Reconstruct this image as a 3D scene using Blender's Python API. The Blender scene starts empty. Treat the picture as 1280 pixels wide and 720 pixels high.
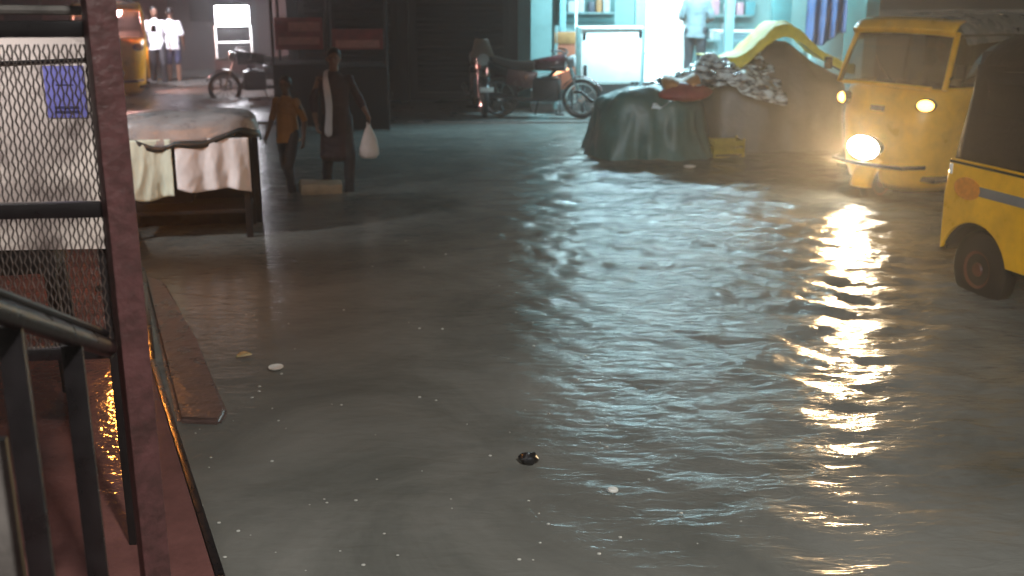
import bpy, bmesh, math, random
from mathutils import Vector, Matrix, noise, Euler
import numpy as np

random.seed(7)
SC = bpy.context.scene
COL = SC.collection
PI = math.pi
R = math.radians

# ---------------------------------------------------------------- camera
CAM_H = 1.95
PITCH = R(15.7)
cam_d = bpy.data.cameras.new("camera")
cam_d.sensor_fit = 'HORIZONTAL'
cam_d.sensor_width = 36.0
cam_d.lens = 36.0 * 1350.0 / 1280.0
cam_d.clip_start = 0.05
cam_d.clip_end = 600
cam_d.dof.use_dof = True
cam_d.dof.focus_distance = 3.6
cam_d.dof.aperture_fstop = 3.2
cam = bpy.data.objects.new("camera", cam_d)
COL.objects.link(cam)
cam.location = (0, 0, CAM_H)
cam.rotation_euler = (PI / 2 - PITCH, 0, 0)
SC.camera = cam

# ---------------------------------------------------------------- world: dim night sky
W = bpy.data.worlds.new("World")
SC.world = W
W.use_nodes = True
wn = W.node_tree.nodes
wl = W.node_tree.links
wbg = wn["Background"]
sky = wn.new("ShaderNodeTexSky")
sky.sky_type = 'NISHITA'
sky.sun_disc = False
sky.sun_elevation = R(2)
sky.sun_rotation = R(200)
hsv = wn.new("ShaderNodeHueSaturation")
hsv.inputs['Saturation'].default_value = 0.25
wl.new(sky.outputs[0], hsv.inputs['Color'])
wl.new(hsv.outputs[0], wbg.inputs[0])
wbg.inputs[1].default_value = 0.035
moon_d = bpy.data.lights.new("sun", 'SUN')          # the last of the dusk, through rain cloud
moon_d.energy = 0.012
moon_d.angle = R(20)
moon = bpy.data.objects.new("sun", moon_d)
COL.objects.link(moon)
moon.rotation_euler = (R(50), 0, R(20))

SC.view_settings.view_transform = 'Standard'
SC.view_settings.look = 'None'
SC.view_settings.exposure = 0.0
SC.view_settings.gamma = 1.0
SC.view_settings.use_curve_mapping = False
SC.cycles.use_denoising = True
SC.cycles.sample_clamp_indirect = 6.0
SC.cycles.max_bounces = 6
SC.cycles.volume_bounces = 0
SC.cycles.volume_step_rate = 4
SC.cycles.caustics_reflective = False
SC.cycles.caustics_refractive = False

ROAD = -0.10          # road surface below the flood water (water at z = 0)


# ---------------------------------------------------------------- helpers
def ray(px, py):
    cp, sp = math.cos(PITCH), math.sin(PITCH)
    dx, dy = px - 640, py - 360
    return Vector((dx, 1350 * cp - dy * sp, -1350 * sp - dy * cp))


def gp(px, py, z=0.0):
    r = ray(px, py)
    k = (z - CAM_H) / r.z
    return Vector((0, 0, CAM_H)) + r * k


def at(px, py, Y):
    r = ray(px, py)
    return Vector((0, 0, CAM_H)) + r * (Y / r.y)


def B():
    return bmesh.new()


def box(bm, c, s, rot=(0, 0, 0), bev=0.0, seg=2):
    r = bmesh.ops.create_cube(bm, size=1.0)
    vs = r['verts']
    bmesh.ops.scale(bm, verts=vs, vec=Vector(s))
    if bev > 0:
        es = list({e for v in vs for e in v.link_edges})
        rr = bmesh.ops.bevel(bm, geom=es, offset=min(bev, 0.45 * min(s)), segments=seg, affect='EDGES', profile=0.6)
        vs = list({v for f in rr['faces'] for v in f.verts} | {v for v in vs if v.is_valid})
    M = Matrix.Translation(Vector(c)) @ Euler(rot).to_matrix().to_4x4()
    bmesh.ops.transform(bm, matrix=M, verts=vs)
    return vs


def tube(bm, pts, r, seg=8, caps=True):
    pts = [Vector(p) for p in pts]
    n = len(pts)
    rs = r if isinstance(r, (list, tuple)) else [r] * n
    rings = []
    prev = None
    for i, p in enumerate(pts):
        if i == 0:
            t = pts[1] - p
        elif i == n - 1:
            t = p - pts[i - 1]
        else:
            t = (pts[i + 1] - p).normalized() + (p - pts[i - 1]).normalized()
        t.normalize()
        if prev is None:
            a = Vector((0, 0, 1)) if abs(t.z) < 0.9 else Vector((1, 0, 0))
            u = t.cross(a).normalized()
        else:
            u = (prev - t * prev.dot(t)).normalized()
        prev = u
        v = t.cross(u)
        rings.append([bm.verts.new(p + (u * math.cos(2 * PI * k / seg) + v * math.sin(2 * PI * k / seg)) * rs[i]) for k in range(seg)])
    for i in range(n - 1):
        for k in range(seg):
            bm.faces.new((rings[i][k], rings[i][(k + 1) % seg], rings[i + 1][(k + 1) % seg], rings[i + 1][k]))
    if caps:
        bm.faces.new(rings[0][::-1])
        bm.faces.new(rings[-1])
    return rings


def loft(bm, rings, closed=True, cap0=False, cap1=False):
    V = [[bm.verts.new(Vector(p)) for p in r] for r in rings]
    n = len(V[0])
    for i in range(len(V) - 1):
        for k in range(n if closed else n - 1):
            bm.faces.new((V[i][k], V[i][(k + 1) % n], V[i + 1][(k + 1) % n], V[i + 1][k]))
    if cap0:
        bm.faces.new(V[0][::-1])
    if cap1:
        bm.faces.new(V[-1])
    return V


def lathe(bm, prof, seg=24, M=None, cap0=True, cap1=True):
    rings = []
    for r, z in prof:
        ring = []
        for k in range(seg):
            a = 2 * PI * k / seg
            p = Vector((r * math.cos(a), r * math.sin(a), z))
            ring.append(M @ p if M else p)
        rings.append(ring)
    loft(bm, rings, True, cap0, cap1)


def prism(bm, poly, t, M):
    """polygon in the local XY plane, thickness t along local Z, placed by M"""
    a = [bm.verts.new(M @ Vector((p[0], p[1], 0))) for p in poly]
    b = [bm.verts.new(M @ Vector((p[0], p[1], t))) for p in poly]
    n = len(poly)
    bm.faces.new(a[::-1])
    bm.faces.new(b)
    for i in range(n):
        bm.faces.new((a[i], a[(i + 1) % n], b[(i + 1) % n], b[i]))


def obj(name, bm, m, parent=None, loc=(0, 0, 0), rot=(0, 0, 0), smooth=True, ang=40, solid=0.0, sub=0):
    bmesh.ops.recalc_face_normals(bm, faces=bm.faces[:])
    me = bpy.data.meshes.new(name)
    bm.to_mesh(me)
    bm.free()
    return link(name, me, m, parent, loc, rot, smooth, ang, solid, sub)


def link(name, me, m, parent=None, loc=(0, 0, 0), rot=(0, 0, 0), smooth=True, ang=40, solid=0.0, sub=0):
    if m:
        for q in (m if isinstance(m, (list, tuple)) else [m]):
            me.materials.append(q)
    if smooth:
        me.polygons.foreach_set('use_smooth', [True] * len(me.polygons))
        me.set_sharp_from_angle(angle=R(ang))
    o = bpy.data.objects.new(name, me)
    COL.objects.link(o)
    o.location = loc
    o.rotation_euler = rot
    if parent:
        o.parent = parent
    if solid:
        md = o.modifiers.new('thickness', 'SOLIDIFY')
        md.thickness = solid
        md.offset = 0
    if sub:
        md = o.modifiers.new('sub', 'SUBSURF')
        md.levels = md.render_levels = sub
    return o


def thing(name, label, cat, loc=(0, 0, 0), rz=0.0, group=None):
    o = bpy.data.objects.new(name, None)
    COL.objects.link(o)
    o.location = loc
    o.rotation_euler = (0, 0, rz)
    o.empty_display_size = 0.2
    return tag(o, label, cat, group)


def tag(o, label, cat, group=None):
    o['label'] = label
    o['category'] = cat
    if group:
        o['group'] = group
    return o


def kind(o, k):
    o['kind'] = k
    return o


def copy_tree(o, parent=None):
    c = o.copy()
    COL.objects.link(c)
    c.parent = parent
    for ch in list(o.children):
        copy_tree(ch, c)
    return c


def lamp(name, typ, loc, energy, color, size=0.05, parent=None, direction=None, spot=None, blend=0.5, sy=None):
    d = bpy.data.lights.new(name, typ)
    d.energy = energy
    d.color = color
    if typ == 'AREA':
        d.size = size
        if sy:
            d.shape = 'RECTANGLE'
            d.size_y = sy
    else:
        d.shadow_soft_size = size
    if spot:
        d.spot_size = R(spot)
        d.spot_blend = blend
    o = bpy.data.objects.new(name, d)
    COL.objects.link(o)
    o.location = loc
    if direction is not None:
        o.rotation_euler = Vector(direction).to_track_quat('-Z', 'Y').to_euler()
    if parent:
        o.parent = parent
    return o


# ---------------------------------------------------------------- materials
def mat(name, col, rough=0.6, metal=0.0, vary=0.25, vscale=6.0, bump=0.0, bscale=20.0, spec=0.5, coat=0.0,
        emit=None, estr=0.0, rvary=0.15, dirt_dark=None, sharp=(.3, .7), stretch=None):
    m = bpy.data.materials.new(name)
    m.use_nodes = True
    nt = m.node_tree
    n, l = nt.nodes, nt.links
    p = n["Principled BSDF"]
    p.inputs['Roughness'].default_value = rough
    p.inputs['Metallic'].default_value = metal
    p.inputs['Specular IOR Level'].default_value = spec
    p.inputs['Coat Weight'].default_value = coat
    p.inputs['Coat Roughness'].default_value = 0.08
    p.inputs['Base Color'].default_value = (*col, 1)
    tc = n.new("ShaderNodeTexCoord")
    if vary > 0:
        nz = n.new("ShaderNodeTexNoise")
        nz.inputs['Scale'].default_value = vscale
        nz.inputs['Detail'].default_value = 6
        nz.inputs['Roughness'].default_value = 0.65
        if stretch:
            mpp = n.new("ShaderNodeMapping")
            mpp.inputs['Scale'].default_value = stretch
            l.new(tc.outputs['Object'], mpp.inputs['Vector'])
            l.new(mpp.outputs[0], nz.inputs['Vector'])
        else:
            l.new(tc.outputs['Object'], nz.inputs['Vector'])
        rp = n.new("ShaderNodeValToRGB")
        rp.color_ramp.elements[0].position = sharp[0]
        rp.color_ramp.elements[1].position = sharp[1]
        d = dirt_dark or tuple(c * (1 - vary) for c in col)
        rp.color_ramp.elements[0].color = (*d, 1)
        rp.color_ramp.elements[1].color = (*[min(1, c * (1 + vary * 0.5)) for c in col], 1)
        l.new(nz.outputs['Fac'], rp.inputs['Fac'])
        l.new(rp.outputs[0], p.inputs['Base Color'])
        mr = n.new("ShaderNodeMapRange")
        mr.inputs['To Min'].default_value = max(0.02, rough - rvary)
        mr.inputs['To Max'].default_value = min(1, rough + rvary)
        l.new(nz.outputs['Fac'], mr.inputs['Value'])
        l.new(mr.outputs[0], p.inputs['Roughness'])
    if bump > 0:
        nb = n.new("ShaderNodeTexNoise")
        nb.inputs['Scale'].default_value = bscale
        nb.inputs['Detail'].default_value = 5
        l.new(tc.outputs['Object'], nb.inputs['Vector'])
        bp = n.new("ShaderNodeBump")
        bp.inputs['Strength'].default_value = bump
        bp.inputs['Distance'].default_value = 0.02
        l.new(nb.outputs['Fac'], bp.inputs['Height'])
        l.new(bp.outputs[0], p.inputs['Normal'])
    if emit:
        p.inputs['Emission Color'].default_value = (*emit, 1)
        p.inputs['Emission Strength'].default_value = estr
    return m


def glass(name, col, rough=0.05, alpha=0.35):
    m = bpy.data.materials.new(name)
    m.use_nodes = True
    nt = m.node_tree
    p = nt.nodes["Principled BSDF"]
    p.inputs['Base Color'].default_value = (*col, 1)
    p.inputs['Roughness'].default_value = rough
    p.inputs['Alpha'].default_value = alpha
    tc = nt.nodes.new("ShaderNodeTexCoord")
    nz = nt.nodes.new("ShaderNodeTexNoise")
    nz.inputs['Scale'].default_value = 60
    bp = nt.nodes.new("ShaderNodeBump")
    bp.inputs['Strength'].default_value = 0.12
    bp.inputs['Distance'].default_value = 0.01
    nt.links.new(tc.outputs['Object'], nz.inputs['Vector'])
    nt.links.new(nz.outputs['Fac'], bp.inputs['Height'])
    nt.links.new(bp.outputs[0], p.inputs['Normal'])
    return m


M = {}
M['yellow'] = mat('yellow paint', (0.88, 0.46, 0.004), 0.32, vary=0.12, vscale=5, coat=0.4, bump=0.08, bscale=7, dirt_dark=(0.64, 0.33, 0.010))
M['black_canvas'] = mat('black canvas', (0.009, 0.009, 0.012), 0.6, vary=0.3, bump=0.35, bscale=14, spec=.25)
M['roof_canvas'] = mat('wet roof canvas', (0.16, 0.19, 0.19), 0.28, vary=0.3, vscale=5, bump=0.3, bscale=8)
M['rubber'] = mat('rubber', (0.012, 0.012, 0.013), 0.5, vary=0.2, bump=0.1)
M['hub_red'] = mat('rusty red hub', (0.12, 0.036, 0.024), 0.5, vary=0.45, vscale=18)
M['dark_metal'] = mat('dark metal', (0.03, 0.03, 0.033), 0.4, metal=0.6, vary=0.3)
M['chrome'] = mat('chrome', (0.7, 0.7, 0.7), 0.18, metal=1.0, vary=0.1)
M['stripe_grey'] = mat('grey stripe', (0.16, 0.17, 0.18), 0.4, vary=0.2)
M['emblem'] = mat('orange emblem', (0.62, 0.22, 0.02), 0.4, vary=0.3, vscale=30)
M['seat'] = mat('seat vinyl', (0.04, 0.025, 0.02), 0.45, vary=0.3)
M['windscreen'] = glass('windscreen glass', (0.02, 0.022, 0.024), 0.06, 0.45)
M['head_lit'] = mat('lit headlamp', (1, 1, 1), 0.2, vary=0, emit=(1.0, 0.88, 0.66), estr=120)
M['amber_lit'] = mat('lit amber lamp', (1, .6, .2), 0.2, vary=0, emit=(1.0, 0.50, 0.10), estr=9)
M['head_off'] = mat('unlit lens', (0.35, 0.36, 0.36), 0.12, vary=0.1, coat=0.5)
M['amber_off'] = mat('amber lens', (0.45, 0.17, 0.02), 0.15, vary=0.1, coat=0.5)
M['red_lens'] = mat('red lens', (0.35, 0.01, 0.01), 0.15, vary=0.1, coat=0.5)
M['plate'] = mat('white plate', (0.7, 0.7, 0.68), 0.4, vary=0.1)

M['post_red'] = mat('red oxide paint', (0.095, 0.038, 0.038), 0.45, vary=0.35, vscale=16, bump=0.35, bscale=30, dirt_dark=(0.055, 0.026, 0.024), sharp=(.34, .60))
M['iron_black'] = mat('black painted iron', (0.012, 0.010, 0.011), 0.3, vary=0.4, vscale=12, bump=0.1)
M['mesh_metal'] = mat('expanded metal', (0.10, 0.075, 0.065), 0.5, metal=0.3, vary=0.3, vscale=30)
M['board_cream'] = mat('cream board', (0.64, 0.56, 0.50), 0.6, vary=0.2, vscale=8, dirt_dark=(0.27, 0.22, 0.20), sharp=(.33, .50))
M['notice_blue'] = mat('blue paper', (0.20, 0.20, 0.58), 0.6, vary=0.2)
M['ink_blue'] = mat('dark blue ink', (0.05, 0.05, 0.16), 0.6, vary=0.2)
M['wood_dark'] = mat('dark wood', (0.018, 0.014, 0.014), 0.6, vary=0.4, vscale=10, spec=.2)
M['stool_top'] = mat('grey stool top', (0.10, 0.10, 0.11), 0.3, vary=0.3)
M['grey_plank'] = mat('weathered plank', (0.14, 0.125, 0.115), 0.6, vary=0.45, vscale=9)

M['cloth_white'] = mat('white cotton', (0.76, 0.73, 0.73), 0.7, vary=0.12, vscale=8)
M['cloth_green'] = mat('pale green cotton', (0.60, 0.66, 0.54), 0.7, vary=0.12, vscale=8)
M['tarp_grey'] = mat('grey plastic sheet', (0.36, 0.34, 0.34), 0.3, vary=0.3, vscale=5, bump=0.3, bscale=12)
M['tarp_edge'] = mat('dark sheet hem', (0.02, 0.03, 0.034), 0.35, vary=0.3)
M['tarp_green'] = mat('green tarpaulin', (0.042, 0.145, 0.15), 0.42, vary=0.35, vscale=4, bump=0.3, bscale=9)
M['plastic_clear'] = mat('wet crumpled plastic', (0.62, 0.74, 0.80), 0.12, vary=0.5, vscale=5, bump=0.6, bscale=9, coat=0.9, dirt_dark=(0.025, 0.04, 0.055), sharp=(.42, .56), stretch=(1, 1, 3.2), rvary=.06)  # white highlights on dark plastic are painted into the colour as streaks
M['tarp_brown'] = mat('brown grey tarpaulin', (0.085, 0.078, 0.072), 0.4, vary=0.35, vscale=4, bump=0.3)
M['tarp_yellow'] = mat('yellow tarpaulin', (0.78, 0.66, 0.05), 0.6, vary=0.25, vscale=5, bump=0.2)
M['red_cloth'] = mat('red cloth', (0.26, 0.03, 0.035), 0.5, vary=0.4, vscale=9, bump=0.2)
M['orange_cloth'] = mat('orange cloth', (0.45, 0.22, 0.08), 0.5, vary=0.3)
M['crate_yellow'] = mat('yellow crate', (0.45, 0.33, 0.03), 0.45, vary=0.3)

M['skin'] = mat('brown skin', (0.16, 0.075, 0.045), 0.5, vary=0.12)
M['hair'] = mat('black hair', (0.012, 0.01, 0.01), 0.4, vary=0.2, bump=0.3, bscale=60)
M['shirt_yellow'] = mat('orange yellow shirt', (0.42, 0.15, 0.02), 0.7, vary=0.25)
M['trouser_dark'] = mat('dark trousers', (0.016, 0.016, 0.021), 0.7, vary=0.25)
M['kurta'] = mat('dark maroon kurta', (0.028, 0.010, 0.015), 0.7, vary=0.3)
M['scarf_white'] = mat('white scarf', (0.62, 0.55, 0.55), 0.7, vary=0.15)
M['bag_white'] = mat('white carrier bag', (0.62, 0.55, 0.52), 0.4, vary=0.2, bump=0.25, bscale=15)
M['shirt_grey'] = mat('grey shirt', (0.13, 0.16, 0.17), 0.7, vary=0.2)
M['shirt_white'] = mat('white shirt', (0.78, 0.76, 0.80), 0.7, vary=0.1)
M['shorts_blue'] = mat('navy shorts', (0.04, 0.045, 0.10), 0.7, vary=0.2)
M['khaki'] = mat('khaki uniform', (0.20, 0.14, 0.07), 0.7, vary=0.2)
M['box_tan'] = mat('wet cardboard', (0.30, 0.20, 0.12), 0.6, vary=0.35, vscale=12)

M['wall_dark'] = mat('near black wall', (0.008, 0.009, 0.012), 0.6, vary=0.4, vscale=1.2)  # near-black colour, set low to keep the street's middle dark
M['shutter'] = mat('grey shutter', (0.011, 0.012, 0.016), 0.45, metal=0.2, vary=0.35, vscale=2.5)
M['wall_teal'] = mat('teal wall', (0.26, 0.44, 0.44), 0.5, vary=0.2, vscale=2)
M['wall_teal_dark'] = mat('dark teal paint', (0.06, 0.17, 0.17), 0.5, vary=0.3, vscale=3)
M['column_teal'] = mat('grey teal column', (0.20, 0.33, 0.34), 0.5, vary=0.25, vscale=3)
M['white_enamel'] = mat('white enamel', (0.80, 0.82, 0.80), 0.3, vary=0.08, vscale=5)
M['orange_board'] = mat('orange board', (0.42, 0.13, 0.07), 0.5, vary=0.3)
M['shelf_items'] = [mat('pale packet', (0.55, 0.6, 0.62), 0.4, vary=0.2), mat('teal packet', (0.10, 0.32, 0.36), 0.4, vary=0.2),
                    mat('pink packet', (0.55, 0.30, 0.36), 0.4, vary=0.2), mat('dark tin', (0.06, 0.07, 0.10), 0.4, vary=0.2)]
M['floor_shop'] = mat('shop floor', (0.25, 0.27, 0.27), 0.3, vary=0.25)
M['wall_rose'] = mat('dusky rose wall', (0.22, 0.09, 0.085), 0.6, vary=0.3, vscale=1.5)
M['wall_slate'] = mat('slate wall', (0.045, 0.036, 0.036), 0.6, vary=0.3, vscale=1.5)
M['wall_brown'] = mat('brown wall', (0.060, 0.032, 0.030), 0.6, vary=0.35, vscale=1.5)
M['concrete'] = mat('wet concrete', (0.13, 0.125, 0.115), 0.3, vary=0.35, vscale=3, bump=0.2)
M['tube_lit'] = mat('lit tube', (1, 1, 1), 0.3, vary=0, emit=(0.56, 0.90, 1.0), estr=40)
M['doorway_lit'] = mat('lit doorway panel', (1, 1, 1), 0.3, vary=0, emit=(0.85, 0.97, 1.0), estr=3.5)  # glow stands in for a strongly lit white doorway
M['panel_lit'] = mat('lit panel', (1, 1, 1), 0.3, vary=0, emit=(0.95, 0.93, 1.0), estr=22)
M['bulb_pink'] = mat('lit bulb', (1, 1, 1), 0.3, vary=0, emit=(1.0, 0.70, 0.68), estr=40)
M['bulb_orange'] = mat('lit orange bulb', (1, 1, 1), 0.3, vary=0, emit=(1.0, 0.33, 0.05), estr=480)
M['bulb_dim'] = mat('dim bulb', (1, 1, 1), 0.3, vary=0, emit=(0.9, 0.85, 0.85), estr=1.0)
M['neon_orange'] = mat('lit orange strip', (1, .5, .2), 0.3, vary=0, emit=(1.0, 0.42, 0.22), estr=3.0)
M['street_lit'] = mat('lit street lamp', (1, 1, 1), 0.3, vary=0, emit=(1.0, 0.90, 0.72), estr=12)
M['tube_soft'] = mat('soft lit tube', (1, 1, 1), 0.3, vary=0, emit=(1.0, 0.95, 0.92), estr=6)
M['leaf'] = mat('pale dead leaf', (0.55, 0.47, 0.26), 0.5, vary=0.3, vscale=20)
M['paper_cup'] = mat('white paper', (0.75, 0.74, 0.70), 0.5, vary=0.15)
M['black_lump'] = mat('black wet rubbish', (0.012, 0.012, 0.014), 0.3, vary=0.3)
M['blue_cloth'] = mat('blue cloth', (0.03, 0.06, 0.15), 0.6, vary=0.3)
M['bike_paint'] = mat('black bike paint', (0.02, 0.018, 0.02), 0.25, vary=0.3, coat=0.5)
M['bike_maroon'] = mat('maroon bike paint', (0.07, 0.015, 0.018), 0.25, vary=0.3, coat=0.5)
M['cowl_tan'] = mat('tan cowl', (0.16, 0.115, 0.085), 0.45, vary=0.2)


def tile_mat():
    m = mat('red wet tiles', (0.165, 0.070, 0.062), 0.10, rvary=.05, vary=0.3, vscale=5, bump=0.0, spec=0.5)
    nt = m.node_tree
    n, l = nt.nodes, nt.links
    p = n["Principled BSDF"]
    tc = n.new("ShaderNodeTexCoord")
    nb = n.new("ShaderNodeTexNoise")
    nb.inputs['Scale'].default_value = 24
    nb.inputs['Detail'].default_value = 2
    bp = n.new("ShaderNodeBump")
    bp.inputs['Strength'].default_value = 0.35
    bp.inputs['Distance'].default_value = 0.010
    l.new(tc.outputs['Object'], nb.inputs['Vector'])
    l.new(nb.outputs['Fac'], bp.inputs['Height'])
    l.new(bp.outputs[0], p.inputs['Normal'])
    return m


M['tiles'] = tile_mat()


def water_mat():
    m = bpy.data.materials.new('muddy flood water')
    m.use_nodes = True
    nt = m.node_tree
    n, l = nt.nodes, nt.links
    p = n["Principled BSDF"]
    tc = n.new("ShaderNodeTexCoord")
    nz = n.new("ShaderNodeTexNoise")
    nz.inputs['Scale'].default_value = 0.9
    nz.inputs['Detail'].default_value = 9
    nz.inputs['Roughness'].default_value = 0.68
    nz.inputs['Distortion'].default_value = 0.7
    l.new(tc.outputs['Object'], nz.inputs['Vector'])
    rp = n.new("ShaderNodeValToRGB")
    rp.color_ramp.elements[0].position = 0.3
    rp.color_ramp.elements[1].position = 0.72
    rp.color_ramp.elements[0].color = (0.095, 0.098, 0.088, 1)
    rp.color_ramp.elements[1].color = (0.220, 0.216, 0.196, 1)
    l.new(nz.outputs['Fac'], rp.inputs['Fac'])
    l.new(rp.outputs[0], p.inputs['Base Color'])
    p.inputs['Roughness'].default_value = 0.18
    p.inputs['IOR'].default_value = 1.33
    # fine rain chop
    mp = n.new("ShaderNodeMapping")
    mp.inputs['Scale'].default_value = (0.8, 2.0, 1.0)
    l.new(tc.outputs['Object'], mp.inputs['Vector'])
    n1 = n.new("ShaderNodeTexNoise")
    n1.inputs['Scale'].default_value = 9
    n1.inputs['Detail'].default_value = 4
    n1.inputs['Distortion'].default_value = 0.6
    l.new(mp.outputs[0], n1.inputs['Vector'])
    n2 = n.new("ShaderNodeTexVoronoi")
    n2.feature = 'SMOOTH_F1'
    n2.inputs['Scale'].default_value = 16
    l.new(tc.outputs['Object'], n2.inputs['Vector'])
    b1 = n.new("ShaderNodeBump")
    ac = n.new("ShaderNodeAttribute")
    ac.attribute_name = 'chop'
    mu = n.new("ShaderNodeMapRange")
    mu.inputs['To Min'].default_value = 0.10
    mu.inputs['To Max'].default_value = 0.36
    l.new(ac.outputs['Fac'], mu.inputs['Value'])
    l.new(mu.outputs[0], b1.inputs['Strength'])
    b1.inputs['Distance'].default_value = 0.05
    l.new(n1.outputs['Fac'], b1.inputs['Height'])
    b2 = n.new("ShaderNodeBump")
    b2.inputs['Strength'].default_value = 0.06
    b2.inputs['Distance'].default_value = 0.03
    l.new(n2.outputs['Distance'], b2.inputs['Height'])
    l.new(b1.outputs[0], b2.inputs['Normal'])
    l.new(b2.outputs[0], p.inputs['Normal'])
    return m


M['water'] = water_mat()
M['asphalt'] = mat('asphalt', (0.05, 0.05, 0.05), 0.7, vary=0.3, vscale=3, bump=0.2)

# ================================================================ SETTING
bm = B()
bmesh.ops.create_grid(bm, x_segments=1, y_segments=1, size=250)
kind(obj('road', bm, M['asphalt'], loc=(0, 100, ROAD)), 'structure')


def axis(lo, a, b, hi, fine, growth=1.13):
    v = list(np.arange(a, b + 1e-6, fine))
    s, x = fine, a
    left = []
    while x > lo:
        s *= growth
        x -= s
        left.append(x)
    s, x = fine, v[-1]
    right = []
    while x < hi:
        s *= growth
        x += s
        right.append(x)
    return np.array(left[::-1] + v + right)


def make_water():
    xs = axis(-60, -3.2, 5.2, 60, 0.028)
    ys = axis(-12, 2.6, 14.5, 90, 0.036)
    X, Y = np.meshgrid(xs, ys)
    rng = np.random.default_rng(5)
    # calm on the left by the platform, choppy on the right where traffic passes
    chop = 1 / (1 + np.exp(-(X - 0.55 + 0.10 * (Y - 5)) / 0.45))
    chop = 0.10 + 0.90 * chop
    Z = np.zeros_like(X)
    for i in range(54):
        lam = rng.uniform(0.10, 0.42) if i < 40 else rng.uniform(.4, .8)
        th = rng.normal(PI / 2, 0.62)
        k = 2 * PI / lam
        ph = rng.uniform(0, 2 * PI)
        amp = 0.0019 * (lam / 0.3) ** .9
        wob = 0.5 * np.sin(X * rng.uniform(.6, 1.6) + ph) + 0.5 * np.sin(Y * rng.uniform(.5, 1.4) - ph)
        Z += amp * np.sin(k * (X * math.cos(th) + Y * math.sin(th)) + ph + 1.6 * wob) * (0.55 + 0.45 * np.sin(0.9 * X + 1.3 * Y + i))
    Z *= chop
    # wakes spreading from the two auto rickshaws
    for (cx, cy, lam, a, d0) in ((3.3, 9.8, 0.34, 0.0042, 3.6), (2.9, 6.6, 0.27, 0.0045, 1.8), (4.2, 8.4, 0.22, 0.003, 2.6)):
        dx, dy = X - cx, Y - cy
        r = np.sqrt(dx * dx + dy * dy)
        ang = np.arctan2(dy, dx)
        wob = 0.16 * np.sin(3 * ang + 1.1 + .6 * r) + 0.09 * np.sin(8 * ang + 0.4 - r) + 0.05 * np.sin(3.1 * X + 4.3 * Y)
        env = np.exp(-((r - d0) / 2.0) ** 2)
        s = np.sin(2 * PI * (r + wob) / lam)
        Z += a * env * (s + 0.35 * np.cos(4 * PI * (r + wob) / lam)) * (0.5 + 0.5 * np.sin(6 * ang + 1.7 * r)) * (.3 + .7 * chop)
    # one long wake line running towards the viewer
    t = (Y - 4.2) + 0.75 * (X - 0.25) - 0.12 * np.sin(2.2 * X)
    Z += 0.008 * np.exp(-(t / 0.10) ** 2) * np.exp(-((X - 0.5) / 0.8) ** 2)
    Z += 0.005 * np.exp(-((t - 0.45) / 0.12) ** 2) * np.exp(-((X - 0.8) / 0.7) ** 2)
    far = np.clip(1.15 - np.sqrt(X ** 2 + (Y - 8) ** 2) / 22, 0.15, 1)
    Z *= far * (0.66 + 0.34 / (1 + np.exp(-(Y - 5.9) / .6)))
    ny, nx = X.shape
    co = np.stack([X, Y, Z], -1).reshape(-1, 3)
    idx = np.arange(nx * ny).reshape(ny, nx)
    f = np.stack([idx[:-1, :-1], idx[:-1, 1:], idx[1:, 1:], idx[1:, :-1]], -1).reshape(-1, 4)
    me = bpy.data.meshes.new('water')
    me.vertices.add(len(co))
    me.vertices.foreach_set('co', co.ravel())
    me.loops.add(f.size)
    me.loops.foreach_set('vertex_index', f.ravel())
    me.polygons.add(len(f))
    me.polygons.foreach_set('loop_start', np.arange(0, f.size, 4))
    me.polygons.foreach_set('loop_total', np.full(len(f), 4))
    me.update(calc_edges=True)
    at_ = me.attributes.new('chop', 'FLOAT', 'POINT')
    near = 0.42 + 0.58 / (1 + np.exp(-(Y - 5.6) / .5))
    at_.data.foreach_set('value', (chop * near).ravel().astype(np.float32))
    kind(link('water', me, M['water'], ang=180), 'structure')


make_water()

# pavement with a kerb in front of the far shops
bm = B()
box(bm, (-1.0, 19.5, -0.04), (26, 7.4, 0.14), bev=0.02)
kind(obj('pavement', bm, M['concrete']), 'structure')

# red tiled platform on the near left, its edge running away to the left
bm = B()
edge = [(-0.62, 2.3), (-0.94, 3.04), (-1.81, 5.08), (-2.42, 6.8), (-4.2, 10.8)]
poly = [(-0.2, 1.2)] + edge + [(-9, 10.8), (-9, -4), (0.4, -4), (0.4, 1.2)]
prism(bm, poly, 0.27, Matrix.Translation((0, 0, -0.12)))
kind(obj('platform_floor', bm, M['tiles'], smooth=False), 'structure')
# dark stone nosing along the platform edge
bm = B()
for (a, b) in zip(edge[:-1], edge[1:]):
    a, b = Vector((*a, 0)), Vector((*b, 0))
    d = (b - a).normalized()
    nrm = Vector((d.y, -d.x, 0))
    c = (a + b) / 2 + nrm * 0.018
    box(bm, (c.x, c.y, 0.025), ((b - a).length + 0.02, 0.03, 0.252), (0, 0, math.atan2(d.y, d.x)), bev=0.006)
kind(obj('platform_edge', bm, M['iron_black']), 'structure')

# half-drowned red stepping slab beside the platform
bm = B()
pts = [gp(178, 342, 0.02), gp(206, 352, 0.02), gp(246, 425, 0.02), gp(284, 512, 0.02), gp(276, 526, 0.02), gp(222, 524, 0.02)]
prism(bm, [(p.x, p.y) for p in pts], 0.12, Matrix.Translation((0, 0, -0.095)))
bmesh.ops.bevel(bm, geom=[e for e in bm.edges], offset=0.02, segments=3, affect='EDGES')
tag(obj('stone_slab', bm, mat('wet brown slab', (0.12, 0.075, 0.066), 0.3, vary=0.45, vscale=7, bump=0.4, bscale=20)),
    'wet reddish brown slab half drowned beside the tiled platform', 'slab')


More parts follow.
